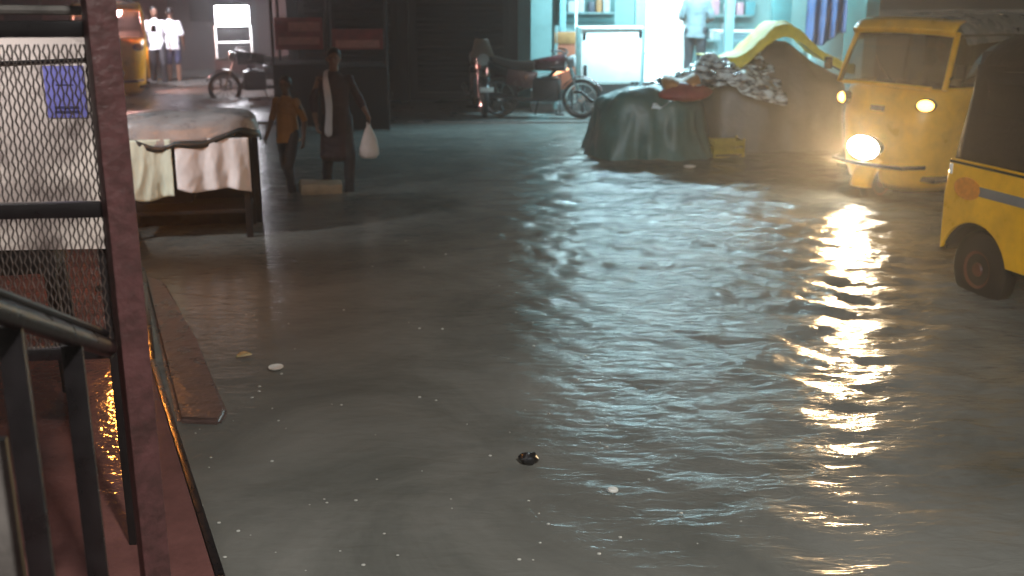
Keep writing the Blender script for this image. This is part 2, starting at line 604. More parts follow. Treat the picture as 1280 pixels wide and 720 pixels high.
# ================================================================ people
def blob(bm, c, r, seg=12):
    res = bmesh.ops.create_uvsphere(bm, u_segments=seg, v_segments=max(6, seg // 2 + 2), radius=1.0)
    rr = r if isinstance(r, (tuple, list)) else (r, r, r)
    bmesh.ops.transform(bm, matrix=Matrix.Translation(Vector(c)) @ Matrix.Diagonal((*rr, 1)), verts=res['verts'])


def limb(bm, pts, rs, seg=12):
    tube(bm, pts, rs, seg)
    for p, r in zip(pts, rs):
        blob(bm, p, r * 0.995, seg)


def remeshed(bm, voxel, smooth=6):
    me = bpy.data.meshes.new('tmp')
    bmesh.ops.recalc_face_normals(bm, faces=bm.faces[:])
    bm.to_mesh(me)
    bm.free()
    o = bpy.data.objects.new('tmp', me)
    COL.objects.link(o)
    md = o.modifiers.new('r', 'REMESH')
    md.mode = 'VOXEL'
    md.voxel_size = voxel
    sm = o.modifiers.new('s', 'SMOOTH')
    sm.iterations = smooth
    sm.factor = 0.5
    dg = bpy.context.evaluated_depsgraph_get()
    out = bpy.data.meshes.new_from_object(o.evaluated_get(dg))
    bpy.data.objects.remove(o)
    bpy.data.meshes.remove(me)
    return out


def hand(bm, w, d, palm, curl=0.6, s=1.0):
    """palm and five fingers: w wrist, d direction of the hand, palm normal"""
    w, d, pn = Vector(w), Vector(d).normalized(), Vector(palm).normalized()
    side = d.cross(pn).normalized()
    for k in range(3):
        limb(bm, [w + side * (k - 1) * 0.022 * s, w + d * 0.085 * s + side * (k - 1) * 0.024 * s], [0.016 * s, 0.014 * s], 8)
    for k, L in enumerate((0.070, 0.080, 0.075, 0.060)):
        o = w + d * 0.085 * s + side * (1.5 - k) * 0.019 * s
        a = d * math.cos(curl * .5) + pn * math.sin(curl * .5)
        b = d * math.cos(curl * 1.5) + pn * math.sin(curl * 1.5)
        p1 = o + a * L * .5 * s
        limb(bm, [o, p1, p1 + b * L * .5 * s], [0.0090 * s, 0.0085 * s, 0.0075 * s], 7)
    o = w + d * 0.025 * s + side * 0.026 * s
    p1 = o + (d * .6 + side * .7 + pn * .3).normalized() * 0.04 * s
    limb(bm, [o, p1, p1 + (d * .8 + side * .1 + pn * .4).normalized() * 0.032 * s], [0.012 * s, 0.010 * s, 0.008 * s], 7)


def person(name, label, loc, rz, h, pose, shirt, trouser, hair='short', group=None, voxel=0.011, sleeve=0.6, skirt=False, trouser_len=1.0):
    """faces local -Y; pose overrides joints given in a 1.7 m frame"""
    J = dict(pel=(0, 0, .93), spi=(0, .01, 1.12), che=(0, 0, 1.32), nek=(0, .015, 1.45), hdb=(0, 0, 1.52), hd=(0, -.005, 1.60),
             shL=(.165, 0, 1.365), elL=(.23, .03, 1.13), wrL=(.24, -.06, .89), shR=(-.165, 0, 1.365), elR=(-.23, .03, 1.13), wrR=(-.24, -.06, .89),
             hiL=(.09, 0, .90), knL=(.10, -.03, .49), anL=(.10, .03, .08), hiR=(-.09, 0, .90), knR=(-.10, -.03, .49), anR=(-.10, .03, .08),
             turn=0.0)
    J.update(pose)
    s = h / 1.7
    P = {k: Vector(v) * s for k, v in J.items() if k != 'turn'}
    root = thing(name, label, 'person', loc, rz, group)
    bm = B()
    # trunk
    for (a, b, w0, w1, d0, d1) in (('pel', 'spi', .150, .125, .105, .095), ('spi', 'che', .125, .155, .095, .105)):
        for k in range(12):
            t = k / 11
            c = P[a].lerp(P[b], t)
            blob(bm, c, ((w0 + (w1 - w0) * t) * s, (d0 + (d1 - d0) * t) * s, .095 * s))
    limb(bm, [P['che'] + Vector((0, 0, .04 * s)), P['nek'], P['hdb']], [.09 * s, .052 * s, .050 * s])
    # head
    T = Matrix.Rotation(J['turn'], 3, 'Z')
    H = P['hd']

    def hp(x, y, z):
        return H + T @ Vector((x, y, z)) * s
    blob(bm, hp(0, .012, .012), (.074 * s, .092 * s, .098 * s), 16)
    blob(bm, hp(0, -.022, -.048), (.054 * s, .060 * s, .062 * s), 14)
    limb(bm, [hp(0, -.085, .012), hp(0, -.104, -.024)], [.010 * s, .016 * s], 8)
    limb(bm, [hp(-.03, -.080, .026), hp(.03, -.080, .026)], [.011 * s, .011 * s], 8)
    limb(bm, [hp(-.018, -.080, -.055), hp(.018, -.080, -.055)], [.009 * s, .009 * s], 8)
    for q in (-1, 1):
        blob(bm, hp(q * .076, .012, -.006), (.012 * s, .020 * s, .030 * s), 8)
    # arms and hands
    for q in 'LR':
        limb(bm, [P['che'] + (P['sh' + q] - P['che']) * .6, P['sh' + q], P['sh' + q].lerp(P['el' + q], .5), P['el' + q], P['el' + q].lerp(P['wr' + q], .35), P['wr' + q]],
             [.062 * s, .054 * s, .046 * s, .038 * s, .038 * s, .026 * s])
        d = (P['wr' + q] - P['el' + q])
        hand(bm, P['wr' + q], d, (-1 if q == 'L' else 1, 0, 0.001), .7, s)
    # legs and feet
    for q in 'LR':
        limb(bm, [P['hi' + q], P['hi' + q].lerp(P['kn' + q], .5), P['kn' + q], P['kn' + q].lerp(P['an' + q], .35), P['an' + q]],
             [.088 * s, .072 * s, .053 * s, .054 * s, .036 * s])
        f = Vector((0, -1, 0))
        a = P['an' + q]
        limb(bm, [a + Vector((0, .04, -.045)) * s, a + Vector((0, -.06, -.045)) * s, a + Vector((0, -.15, -.058)) * s], [.033 * s, .034 * s, .022 * s], 10)
    link('body', remeshed(bm, voxel * .75), M['skin'], root, ang=180)
    # eyes
    bm = B()
    for q in (-1, 1):
        blob(bm, hp(q * .030, -.078, .006), (.012 * s, .007 * s, .008 * s), 8)
    obj('eyes', bm, M['hair'], root)
    # hair
    bm = B()
    blob(bm, hp(0, .022, .026), (.083 * s, .096 * s, .098 * s), 16)
    if hair == 'long':
        limb(bm, [hp(0, .075, .03), hp(0, .10, -.06), hp(0, .085, -.20), hp(0, .08, -.34)], [.060 * s, .050 * s, .036 * s, .018 * s])
    hm = remeshed(bm, voxel)
    # clear the face
    bmh = bmesh.new()
    bmh.from_mesh(hm)
    bpy.data.meshes.remove(hm)
    bmesh.ops.bisect_plane(bmh, geom=bmh.verts[:] + bmh.edges[:] + bmh.faces[:], plane_co=hp(0, -.052, .040), plane_no=T @ Vector((0, -1, -.75)), clear_outer=True)
    obj('hair', bmh, M['hair'], root, ang=180)
    # shirt
    bm = B()
    for k in range(18):
        t = k / 17
        c = (P['pel'] + Vector((0, 0, -.10 * s))).lerp(P['che'], t)
        blob(bm, c, ((.186 - .026 * min(1, 2 * t)) * s, (.146 - .026 * min(1, 2 * t)) * s, .095 * s))
    limb(bm, [P['che'] + Vector((0, 0, .05 * s)), P['nek'] + Vector((0, 0, -.015 * s))], [.10 * s, .060 * s])
    for q in 'LR':
        e = P['el' + q].lerp(P['sh' + q], max(0, 1 - sleeve * 2)) if sleeve <= .5 else P['wr' + q].lerp(P['el' + q], 1 - (sleeve - .5) * 2)
        pts = [P['che'] + (P['sh' + q] - P['che']) * .6, P['sh' + q]]
        rs = [.070 * s, .062 * s]
        if sleeve > .5:
            pts += [P['el' + q], e]
            rs += [.052 * s, .046 * s]
        else:
            pts += [e]
            rs += [.062 * s]
        limb(bm, pts, rs)
    if skirt:
        for k in range(16):
            t = k / 15
            c = P['pel'].lerp((P['knL'] + P['knR']) / 2 + Vector((0, 0, .02)), t)
            blob(bm, c, ((.17 + .045 * t) * s, (.125 + .03 * t) * s, .075 * s))
    sh = remeshed(bm, voxel)
    if not skirt:
        bs = bmesh.new()
        bs.from_mesh(sh)
        bmesh.ops.bisect_plane(bs, geom=bs.verts[:] + bs.edges[:] + bs.faces[:], plane_co=P['pel'] + Vector((0, 0, -.11 * s)), plane_no=(0.1, 0, -1), clear_outer=True)
        cut = [e for e in bs.edges if e.is_boundary]
        if cut:
            bmesh.ops.holes_fill(bs, edges=cut)
        bs.to_mesh(sh)
        bs.free()
    for v in sh.vertices:
        nn = noise.noise(v.co * 9 + Vector((h * 7, 0, 0)))
        v.co += v.normal * (nn * .008 - .020 * max(0, .25 - abs(noise.noise(v.co * 6 + Vector((0, h, v.co.z * 6))))))
    link('shirt', sh, shirt, root, ang=180)
    bm = B()
    for q in 'LR':
        e = P['kn' + q].lerp(P['an' + q], max(.05, trouser_len * 2 - 1) * .92) if trouser_len > .5 else P['hi' + q].lerp(P['kn' + q], trouser_len * 2)
        pts = [P['hi' + q] + Vector((0, 0, .03 * s)), P['hi' + q].lerp(P['kn' + q], .5)]
        rs = [.100 * s, .086 * s]
        if trouser_len > .5:
            pts += [P['kn' + q], e]
            rs += [.070 * s, .058 * s]
        else:
            pts += [e]
            rs += [.080 * s]
        limb(bm, pts, rs)
    blob(bm, P['pel'], (.158 * s, .118 * s, .085 * s))
    tr = remeshed(bm, voxel)
    for v in tr.vertices:
        v.co += v.normal * (noise.noise(v.co * 10) * .007 - .018 * max(0, .25 - abs(noise.noise(v.co * 7 + Vector((h, 0, v.co.z * 5))))))
    link('trousers', tr, trouser, root, ang=180)
    return root, s, P


# ================================================================ auto rickshaw
def arc_plan(xf, hw, xb, n=18, p=3.2):
    """plan curve from (xb,-hw) round the nose at xf to (xb,hw)"""
    out = []
    for k in range(n + 1):
        t = PI * k / n - PI / 2
        c, s_ = math.cos(t), math.sin(t)
        out.append((xb + (xf - xb) * abs(c) ** (2 / p), hw * math.copysign(abs(s_) ** (2 / p), s_)))
    return out


def side_shell(poly, arch):
    """outline of the side panel with a wheel-arch cut, in (x,z)"""
    return poly


def wheel(root, x, y, rad=0.22, w=0.11, name='wheel'):
    Mx = Matrix.Translation((x, y, rad)) @ Matrix.Rotation(PI / 2, 4, 'X')
    bm = B()
    lathe(bm, [(.118, -w * .45), (rad * .86, -w * .5), (rad * .97, -w * .36), (rad, -w * .15), (rad, w * .15), (rad * .97, w * .36), (rad * .86, w * .5), (.118, w * .45)], 36, Mx)
    t = obj(name, bm, M['rubber'], root)
    bm = B()
    for sgn in (-1, 1):
        lathe(bm, [(.115, sgn * w * .46), (.125, sgn * w * .52), (.115, sgn * w * .50), (.095, sgn * w * .40), (.05, sgn * w * .42), (.04, sgn * w * .54), (.001, sgn * w * .56)], 28, Mx, False, False)
    obj('rim', bm, M['hub_red'], t)
    return t


def rickshaw(label, loc, rz, lit, roof='roof_canvas'):
    root = thing('auto_rickshaw', label, 'auto rickshaw', loc, rz, 'auto rickshaws in the flooded street')
    Y_ = M['yellow']
    # --- front cowl: lofted sheet from bumper to windscreen sill
    bm = B()
    lv = [(.17, .96, .46), (.24, 1.04, .52), (.36, 1.08, .55), (.55, 1.11, .575), (.80, 1.12, .60), (1.00, 1.08, .62), (1.10, 1.03, .62), (1.14, 1.00, .61)]
    loft(bm, [[(x, y, z) for x, y in arc_plan(xf, hw, .42)] for z, xf, hw in lv], closed=False)
    obj('front_cowl', bm, Y_, root, solid=.02)
    # --- windscreen surround (two pillars, header) and glass
    bm = B()
    for sg in (-1, 1):
        tube(bm, [(.97, sg * .60, 1.13), (.90, sg * .585, 1.36), (.80, sg * .555, 1.63)], .028, 10)
    tube(bm, [(1.03, -.50, 1.14), (1.04, 0, 1.145), (1.03, .50, 1.14)], .02, 8)
    obj('windscreen_frame', bm, Y_, root)
    bm = B()
    rows = []
    for (x0, hw, z) in ((1.0, .585, 1.14), (.91, .57, 1.38), (.815, .545, 1.60)):
        rows.append([(x0 + .035 * (1 - (k / 6 - 1) ** 2), hw * (k / 6 - 1), z) for k in range(13)])
    loft(bm, rows, closed=False)
    obj('windscreen', bm, M['windscreen'], root, solid=.006)
    bm = B()
    rows = []
    for (x0, hw, z) in ((.845, .57, 1.595), (.86, .575, 1.64), (.80, .565, 1.70), (.70, .55, 1.73)):
        rows.append([(x0 + .045 * (1 - (k / 8 - 1) ** 2), hw * (k / 8 - 1), z + .02 * (1 - (k / 8 - 1) ** 2)) for k in range(17)])
    loft(bm, rows, closed=False)
    obj('visor', bm, Y_, root, solid=.018)
    bm = B()
    tube(bm, [(1.06, .10, 1.17), (1.0, -.10, 1.30), (.955, -.20, 1.40)], .007, 6)
    obj('wiper', bm, M['dark_metal'], root)
    # --- roof canvas
    bm = B()
    rings = []
    for i in range(15):
        x = .74 - i / 14 * 1.92
        top = 1.735 + .05 * math.sin(PI * min(1, (i + 2) / 16)) - (.05 if i == 14 else 0)
        sag = .010 * math.cos(2 * PI * i / 3.5)
        ring = []
        for k in range(21):
            u = k / 10 - 1
            yy = .63 * math.copysign(abs(u) ** .85, u)
            zz = top - .23 * abs(u) ** 5.5 + sag * (1 - u * u)
            ring.append((x, yy, zz))
        rings.append(ring)
    loft(bm, rings, closed=False)
    obj('roof_canvas', bm, M[roof], root, solid=.012)
    # --- rear quarter canvas sides and rear wall
    for sg in (-1, 1):
        bm = B()
        g = []
        for i in range(9):
            x = -.34 - i / 8 * .83
            col = []
            for k in range(9):
                z = .94 + k / 8 * .62
                bulge = .012 * math.sin(3 * PI * i / 8) + .008 * noise.noise(Vector((x * 4, z * 5, sg)))
                xx = x + (.10 * (k / 8) if i == 8 else 0)
                col.append((xx, sg * (.655 - .03 * (k / 8) + bulge), z))
            g.append(col)
        loft(bm, g, closed=False)
        q = obj('side_canvas', bm, M['black_canvas'], root, solid=.012)
        bm = B()
        box(bm, (-.72, sg * .655, 1.36), (.42, .012, .20), bev=.03)
        obj('side_window', bm, M['windscreen'], q)
    bm = B()
    g = []
    for i in range(9):
        yy = .645 * (i / 4 - 1)
        g.append([(-1.17 + .10 * (k / 6) + .01 * noise.noise(Vector((yy * 5, k, 0))), yy * (1 - .05 * k / 6), .94 + k / 6 * .70) for k in range(7)])
    loft(bm, g, closed=False)
    obj('rear_canvas', bm, M['black_canvas'], root, solid=.012)
    # --- lower rear body: yellow side panels with wheel arch
    wx, wr, ar = -.87, .24, .325
    for sg in (-1, 1):
        outline = [(-1.17, .95), (-1.20, .70), (-1.19, .34)]
        a0 = math.acos(min(1, (.34 - wr) / ar))
        n = 16
        for k in range(n + 1):
            a = PI / 2 + a0 - (2 * a0) * k / n
            px_, pz_ = wx + ar * math.cos(a), wr + ar * math.sin(a)
            if px_ > -1.185:
                outline.append((px_, pz_))
        outline += [(-.36, .34), (-.30, .60), (-.32, .95)]
        bm = B()
        Mx = Matrix.Translation((0, sg * .66, 0)) @ Matrix.Rotation(PI / 2, 4, 'X')
        prism(bm, outline, .03, Mx)
        p = obj('side_panel', bm, Y_, root, ang=30)
        md = p.modifiers.new('bev', 'BEVEL')
        md.width = .008
        md.segments = 2
        # grey band and orange emblem on the panel
        yy = sg * (.66 if sg > 0 else .66) + (.002 if sg > 0 else -.032)
        bm = B()
        box(bm, (-.615, yy, .775), (.50, .006, .062), bev=.002)
        obj('band', bm, M['stripe_grey'], p)
        bm = B()
        Mx = Matrix.Translation((-.98, yy, .775)) @ Matrix.Rotation(PI / 2, 4, 'X') @ Matrix.Diagonal((1.25, .72, 1, 1))
        lathe(bm, [(.10, -.005), (.10, .004), (.082, .007), (.082, .005), (.0, .005)], 28, Mx)
        obj('emblem', bm, M['emblem'], p)
        bm = B()
        box(bm, (-1.155, yy, .88), (.03, .008, .07), bev=.003)
        obj('edge_highlight', bm, M['plate'], p)  # white strip put in for the highlight on the panel's rear edge
        bm = B()
        tube(bm, [(-.36, yy, .93), (-1.165, yy, .93)], .009, 8)
        obj('trim', bm, M['dark_metal'], p)
        # arch lip
        bm = B()
        pts = []
        for k in range(n + 1):
            a = PI / 2 + 1.15 - 2.3 * k / n
            pts.append((wx + (ar - .004) * math.cos(a), sg * .655 + (-.0), wr + (ar - .004) * math.sin(a)))
        tube(bm, pts, .014, 8)
        obj('wheel_arch', bm, M['rubber'], root)
        # mud shield behind the wheel
        bm = B()
        pts0 = []
        for k in range(n + 1):
            a = PI / 2 + 1.3 - 2.6 * k / n
            pts0.append((wx + ar * math.cos(a), wr + ar * math.sin(a)))
        loft(bm, [[(a, sg * .64, b) for a, b in pts0], [(a, sg * .36, b) for a, b in pts0]], closed=False)
        obj('wheel_housing', bm, M['rubber'], root, solid=.01)
        tl = B()
        box(tl, (-1.205, sg * .50, .72), (.03, .12, .08), bev=.01)
        obj('tail_lamp', tl, M['red_lens'], root)
    bm = B()
    box(bm, (-1.185, 0, .64), (.03, 1.26, .60), bev=.012)
    obj('rear_panel', bm, Y_, root)
    bm = B()
    box(bm, (-1.205, 0, .50), (.012, .34, .10), bev=.004)
    obj('number_plate', bm, M['plate'], root)
    # --- floor pan, sills, seats, partition
    bm = B()
    box(bm, (-.05, 0, .30), (2.0, 1.16, .05), bev=.015)
    for sg in (-1, 1):
        box(bm, (.07, sg * .60, .315), (.86, .06, .09), bev=.02)
    obj('floor_pan', bm, M['dark_metal'], root)
    bm = B()
    box(bm, (-.72, 0, .62), (.50, 1.16, .14), bev=.04)
    box(bm, (-1.02, 0, .92), (.12, 1.16, .56), (0, -.12, 0), bev=.04)
    obj('passenger_seat', bm, M['seat'], root)
    bm = B()
    box(bm, (.22, 0, .66), (.36, .60, .12), bev=.04)
    box(bm, (.20, 0, .46), (.30, .5, .28), bev=.02)
    obj('driver_seat', bm, M['seat'], root)
    bm = B()
    box(bm, (-.02, 0, .72), (.03, 1.10, .80), bev=.01)
    for sg in (-1, 1):
        tube(bm, [(-.02, sg * .60, .33), (-.02, sg * .60, 1.30), (-.04, sg * .58, 1.66)], .022, 8)
        tube(bm, [(-.33, sg * .62, .90), (-.32, sg * .60, 1.30), (-.30, sg * .58, 1.62)], .022, 8)
        tube(bm, [(.78, sg * .585, 1.60), (.2, sg * .60, 1.60), (-.32, sg * .60, 1.58)], .018, 8)
    obj('frame', bm, M['dark_metal'], root)
    bm = B()
    tube(bm, [(.86, 0, .55), (.66, 0, 1.05)], .03, 10)
    tube(bm, [(.60, -.30, 1.07), (.66, -.12, 1.06), (.66, .12, 1.06), (.60, .30, 1.07)], .016, 8)
    obj('handlebar', bm, M['dark_metal'], root)
    # --- wheels
    wheel(root, -.87, -.575, .255, .12)
    wheel(root, -.87, .575, .255, .12)
    wheel(root, 1.02, 0, .22, .10)
    # --- front mudguard, bumper, lamps
    bm = B()
    rings = []
    for k in range(13):
        a = R(0) + R(120) * k / 12
        cx, cz = 1.04 + .255 * math.cos(a), .20 + .255 * math.sin(a)
        tx, tz = math.cos(a), math.sin(a)
        rings.append([(cx - tx * .06, -.105, cz - tz * .06), (cx - tx * .01, -.095, cz - tz * .01), (cx + tx * .012, -.05, cz + tz * .012), (cx + tx * .016, 0, cz + tz * .016),
                      (cx + tx * .012, .05, cz + tz * .012), (cx - tx * .01, .095, cz - tz * .01), (cx - tx * .06, .105, cz - tz * .06)])
    loft(bm, rings, closed=False)
    obj('mudguard', bm, Y_, root, solid=.012)
    bm = B()
    tube(bm, [(1.00, -.50, .42), (1.20, -.40, .42), (1.27, -.2, .42), (1.28, 0, .42), (1.27, .2, .42), (1.20, .40, .42), (1.00, .50, .42)], .018, 8)
    obj('bumper', bm, M['dark_metal'], root)
    MxH = Matrix.Translation((1.10, 0, .57)) @ Matrix.Rotation(PI / 2, 4, 'Y') @ Matrix.Diagonal((.86, 1.45, 1, 1))
    bm = B()
    lathe(bm, [(.06, -.02), (.105, .06), (.130, .13), (.140, .175), (.126, .175)], 26, MxH, True, False)
    hl = obj('headlight', bm, M['dark_metal'] if lit else M['chrome'], root)
    bm = B()
    lathe(bm, [(.126, .168), (.095, .190), (.05, .202), (0.001, .206)], 26, MxH, True, True)
    obj('lens', bm, M['head_lit'] if lit else M['head_off'], hl)
    for sg in (-1, 1):
        MxI = Matrix.Translation((1.015, sg * .46, .99)) @ Matrix.Rotation(sg * .45, 4, 'Z') @ Matrix.Rotation(PI / 2, 4, 'Y') @ Matrix.Diagonal((.72, 1.05, 1, 1))
        bm = B()
        lathe(bm, [(.085, -.02), (.085, .045), (.072, .05)], 22, MxI, True, False)
        il = obj('indicator', bm, M['dark_metal'], root)
        bm = B()
        lathe(bm, [(.072, .044), (.055, .066), (.03, .074), (.001, .077)], 22, MxI, True, True)
        obj('lens', bm, M['amber_lit'] if lit else M['amber_off'], il)
    # small badge between the lamps
    bm = B()
    box(bm, (1.115, 0, .93), (.012, .16, .05), bev=.005)
    obj('badge', bm, M['dark_metal'], root)
    # mirrors
    for sg in (-1, 1):
        bm = B()
        tube(bm, [(.93, sg * .60, 1.22), (.98, sg * .72, 1.28)], .008, 6)
        box(bm, (.98, sg * .75, 1.30), (.025, .09, .12), bev=.012)
        obj('mirror', bm, M['dark_metal'], root)
    if lit:
        lamp('headlight_beam', 'SPOT', (1.34, 0, .58), 640, (1.0, .64, .30), .13, root, (1, .55, .32), 104, 1.0)
    return root


HEAD1 = math.atan2(-.54, -.842)
A1 = Vector((4.38, 10.85, ROAD))
rickshaw('oncoming yellow auto rickshaw with its headlight blazing over the water', A1, HEAD1, True)
A2 = Vector((3.89, 6.17, ROAD))
rickshaw('nearest yellow auto rickshaw with black canvas top, cut off by the right edge', A2, math.atan2(-.96, .28), False, 'black_canvas')
A3 = Vector((-7.35, 20.2, ROAD))
rickshaw('distant orange-yellow auto rickshaw half hidden behind the red post', A3, R(-70), False)

# driver of the oncoming rickshaw
SEATED = dict(pel=(0, 0, .93), hiL=(.10, 0, .90), knL=(.16, -.40, .90), anL=(.17, -.42, .52), hiR=(-.10, 0, .90), knR=(-.16, -.40, .90), anR=(-.17, -.42, .52),
              elL=(.26, -.10, 1.20), wrL=(.24, -.32, 1.24), elR=(-.26, -.10, 1.20), wrR=(-.24, -.32, 1.24))
h1 = Vector((math.cos(HEAD1), math.sin(HEAD1), 0))
drv = A1 + h1 * .22
person('person', 'driver in khaki behind the windscreen of the oncoming auto rickshaw', (drv.x, drv.y, ROAD + .79 - .93 * .96 + .03), HEAD1 + PI / 2, 1.63, SEATED, M['khaki'], M['trouser_dark'], sleeve=.45, voxel=.014)

# ================================================================ near left: fence post, mesh, board, railing, stool
bm = B()
box(bm, (0, 0, 1.55), (.060, .060, 2.8), bev=.004)
tag(obj('fence_post', bm, M['post_red'], loc=(-.852, 2.3, .15), rot=(0, 0, R(32))), 'red brown square iron post standing close to the viewer', 'post')

f = thing('mesh_screen', 'expanded metal mesh screen fixed in dark frame beside the red post', 'mesh screen', (-.91, 2.33, 0), R(6))
bm = B()
w_ = .70
for z in (1.86, 1.475):
    box(bm, (-w_ / 2 + .03, 0, z), (w_ + .06, .028, .034), bev=.004)
for x in (-w_,):
    box(bm, (x, .0, 1.53), (.026, .026, .78), bev=.003)
box(bm, (-w_ / 2, .0, 1.145), (w_, .024, .028), bev=.003)
obj('frame', bm, M['iron_black'], f)


def mesh_panel(z0, z1, name='wire_mesh'):
    bm = B()
    cw, ch = .0092, .029
    nx = int((w_ + .06) / cw)
    nz = int((z1 - z0) / (ch / 2))
    for i in range(nx):
        pts = []
        for k in range(nz + 1):
            jx = .0011 * noise.noise(Vector((i * .9, k * .35, z0))) + .004 * noise.noise(Vector((i * .12, k * .08, z0 + 5)))
            off = jx + (cw / 2) * .92 * (1 if (k + (i % 2)) % 2 == 0 else -1) * .5
            pts.append(Vector((.045 - i * cw + off, .012 * (1 if k % 2 else -1) * .15, z0 + k * ch / 2)))
        tube(bm, pts, .0021, 4, False)
    return obj(name, bm, M['mesh_metal'], f, smooth=False)


mesh_panel(1.495, 1.84)
mesh_panel(1.155, 1.46)

# cream notice board behind the mesh with a blue paper
nb = thing('notice_board', 'stained cream board with a blue notice behind the wire mesh', 'notice board', (-1.62, 3.2, 0), R(4))
bm = B()
box(bm, (0, 0, 1.50), (.80, .02, .66), bev=.003)
obj('panel', bm, M['board_cream'], nb)
bm = B()
c = at(77, 116, 3.18)
box(bm, (c.x + 1.62, -.0135, c.z), (.115, .003, .15))
pp = obj('notice', bm, M['notice_blue'], nb)
bm = B()
for dz, wd in ((-.045, .07), (-.058, .07), (.02, .05)):
    box(bm, (c.x + 1.62, -.0165, c.z + dz), (wd, .002, .007 if dz < 0 else .004))
obj('writing', bm, M['ink_blue'], pp)
for x in (-.36, .36):
    bm = B()
    box(bm, (x, .025, .83), (.03, .03, 1.36), bev=.003)
    obj('leg', bm, M['wood_dark'], nb)
bm = B()
tube(bm, [(-.4, -.016, 1.72), (0, -.018, 1.725), (.4, -.016, 1.74)], .006, 6)
obj('rail', bm, M['iron_black'], nb)

# beams of the shelter roof over the platform
sh = thing('shelter_roof', 'dark timber edge of a shelter roof above the mesh screen', 'roof', (-1.5, 2.4, 0), R(4))
bm = B()
box(bm, (-.1, 0.05, 1.965), (1.5, .06, .07), bev=.004)
obj('beam', bm, M['iron_black'], sh)
bm = B()
tube(bm, [(-.8, -.02, 1.935), (-.3, -.02, 1.915), (.2, -.02, 1.90), (.60, -.02, 1.895)], .010, 8)
obj('pipe', bm, M['grey_plank'], sh)
bm = B()
box(bm, (-.12, .30, 2.035), (1.5, .5, .02), (R(-8), 0, 0), bev=.003)
obj('roof_sheet', bm, M['wall_brown'], sh)

# sloping stair rail with balusters
rl = thing('stair_railing', 'sloping black iron stair rail with square bars below it', 'railing', (-.85, 1.95, .15), 0)
o_ = Vector((-.85, 1.95, .15))
a_, b_ = Vector((-.80, 1.60, 1.465)) - o_, Vector((-.885, 2.24, 1.185)) - o_
bm = B()
tube(bm, [a_ - (b_ - a_) * .3, a_, b_], .021, 12)
obj('handrail', bm, M['iron_black'], rl)
bm = B()
tube(bm, [a_ - (b_ - a_) * .3 + Vector((.0, 0, .032)), a_ + Vector((0, 0, .032)), b_ + Vector((0, 0, .032))], .008, 8)
obj('cable', bm, M['dark_metal'], rl)
for k, (xr, Yb) in enumerate(((-.488, 1.70), (-.430, 2.02))):
    x = xr * Yb
    t = (Yb - 1.60) / .64
    zt = 1.465 + t * (1.185 - 1.465) - .01
    bm = B()
    box(bm, (x + .85, Yb - 1.95, (zt - .15) / 2), (.040, .040, zt - .15), (0, 0, R(20)), bev=.003)
    obj('baluster', bm, M['iron_black'], rl)
bm = B()
box(bm, (-.527 * 1.78, 1.78, .66), (.07, .025, 1.02), (0, 0, R(12)), bev=.004)
tag(obj('plank', bm, M['grey_plank']), 'weathered grey plank upright at the bottom left corner', 'plank')

# dark wooden stool behind the rail
st = thing('stool', 'dark wooden stool with grey wet top behind the railing', 'stool', (-2.28, 4.75, .15), R(14))
bm = B()
box(bm, (0, 0, .70), (.50, .36, .035), bev=.01)
obj('seat', bm, M['stool_top'], st)
bm = B()
box(bm, (0, 0, .62), (.44, .30, .12), bev=.005)
obj('apron', bm, M['wood_dark'], st)
for sx in (-1, 1):
    for sy in (-1, 1):
        bm = B()
        box(bm, (sx * .20, sy * .14, .31), (.05, .05, .62), (sy * .05, -sx * .05, 0), bev=.006)
        obj('leg', bm, M['wood_dark'], st)
bm = B()
box(bm, (0, -.14, .2), (.40, .025, .04), bev=.004)
obj('stretcher', bm, M['wood_dark'], st)

# orange bulb hidden behind the notice board: its reflection glitters on the wet tiles
lb = thing('bulb_lamp', 'orange bulb on a short stand hidden behind the notice board', 'lamp', (-2.47, 6.40, .15))
bm = B()
blob(bm, (0, 0, .80), (.035, .035, .05), 14)
obj('bulb', bm, M['bulb_orange'], lb)
bm = B()
tube(bm, [(0, 0, 0), (0, 0, .74)], .014, 8)
box(bm, (0, 0, .012), (.14, .14, .024), bev=.004)
tube(bm, [(0, 0, .72), (0, 0, .76)], .022, 10)
obj('stand', bm, M['dark_metal'], lb)
lamp('bulb_light', 'POINT', (0, 0, .80), 1.0, (1, .45, .12), .05, lb)

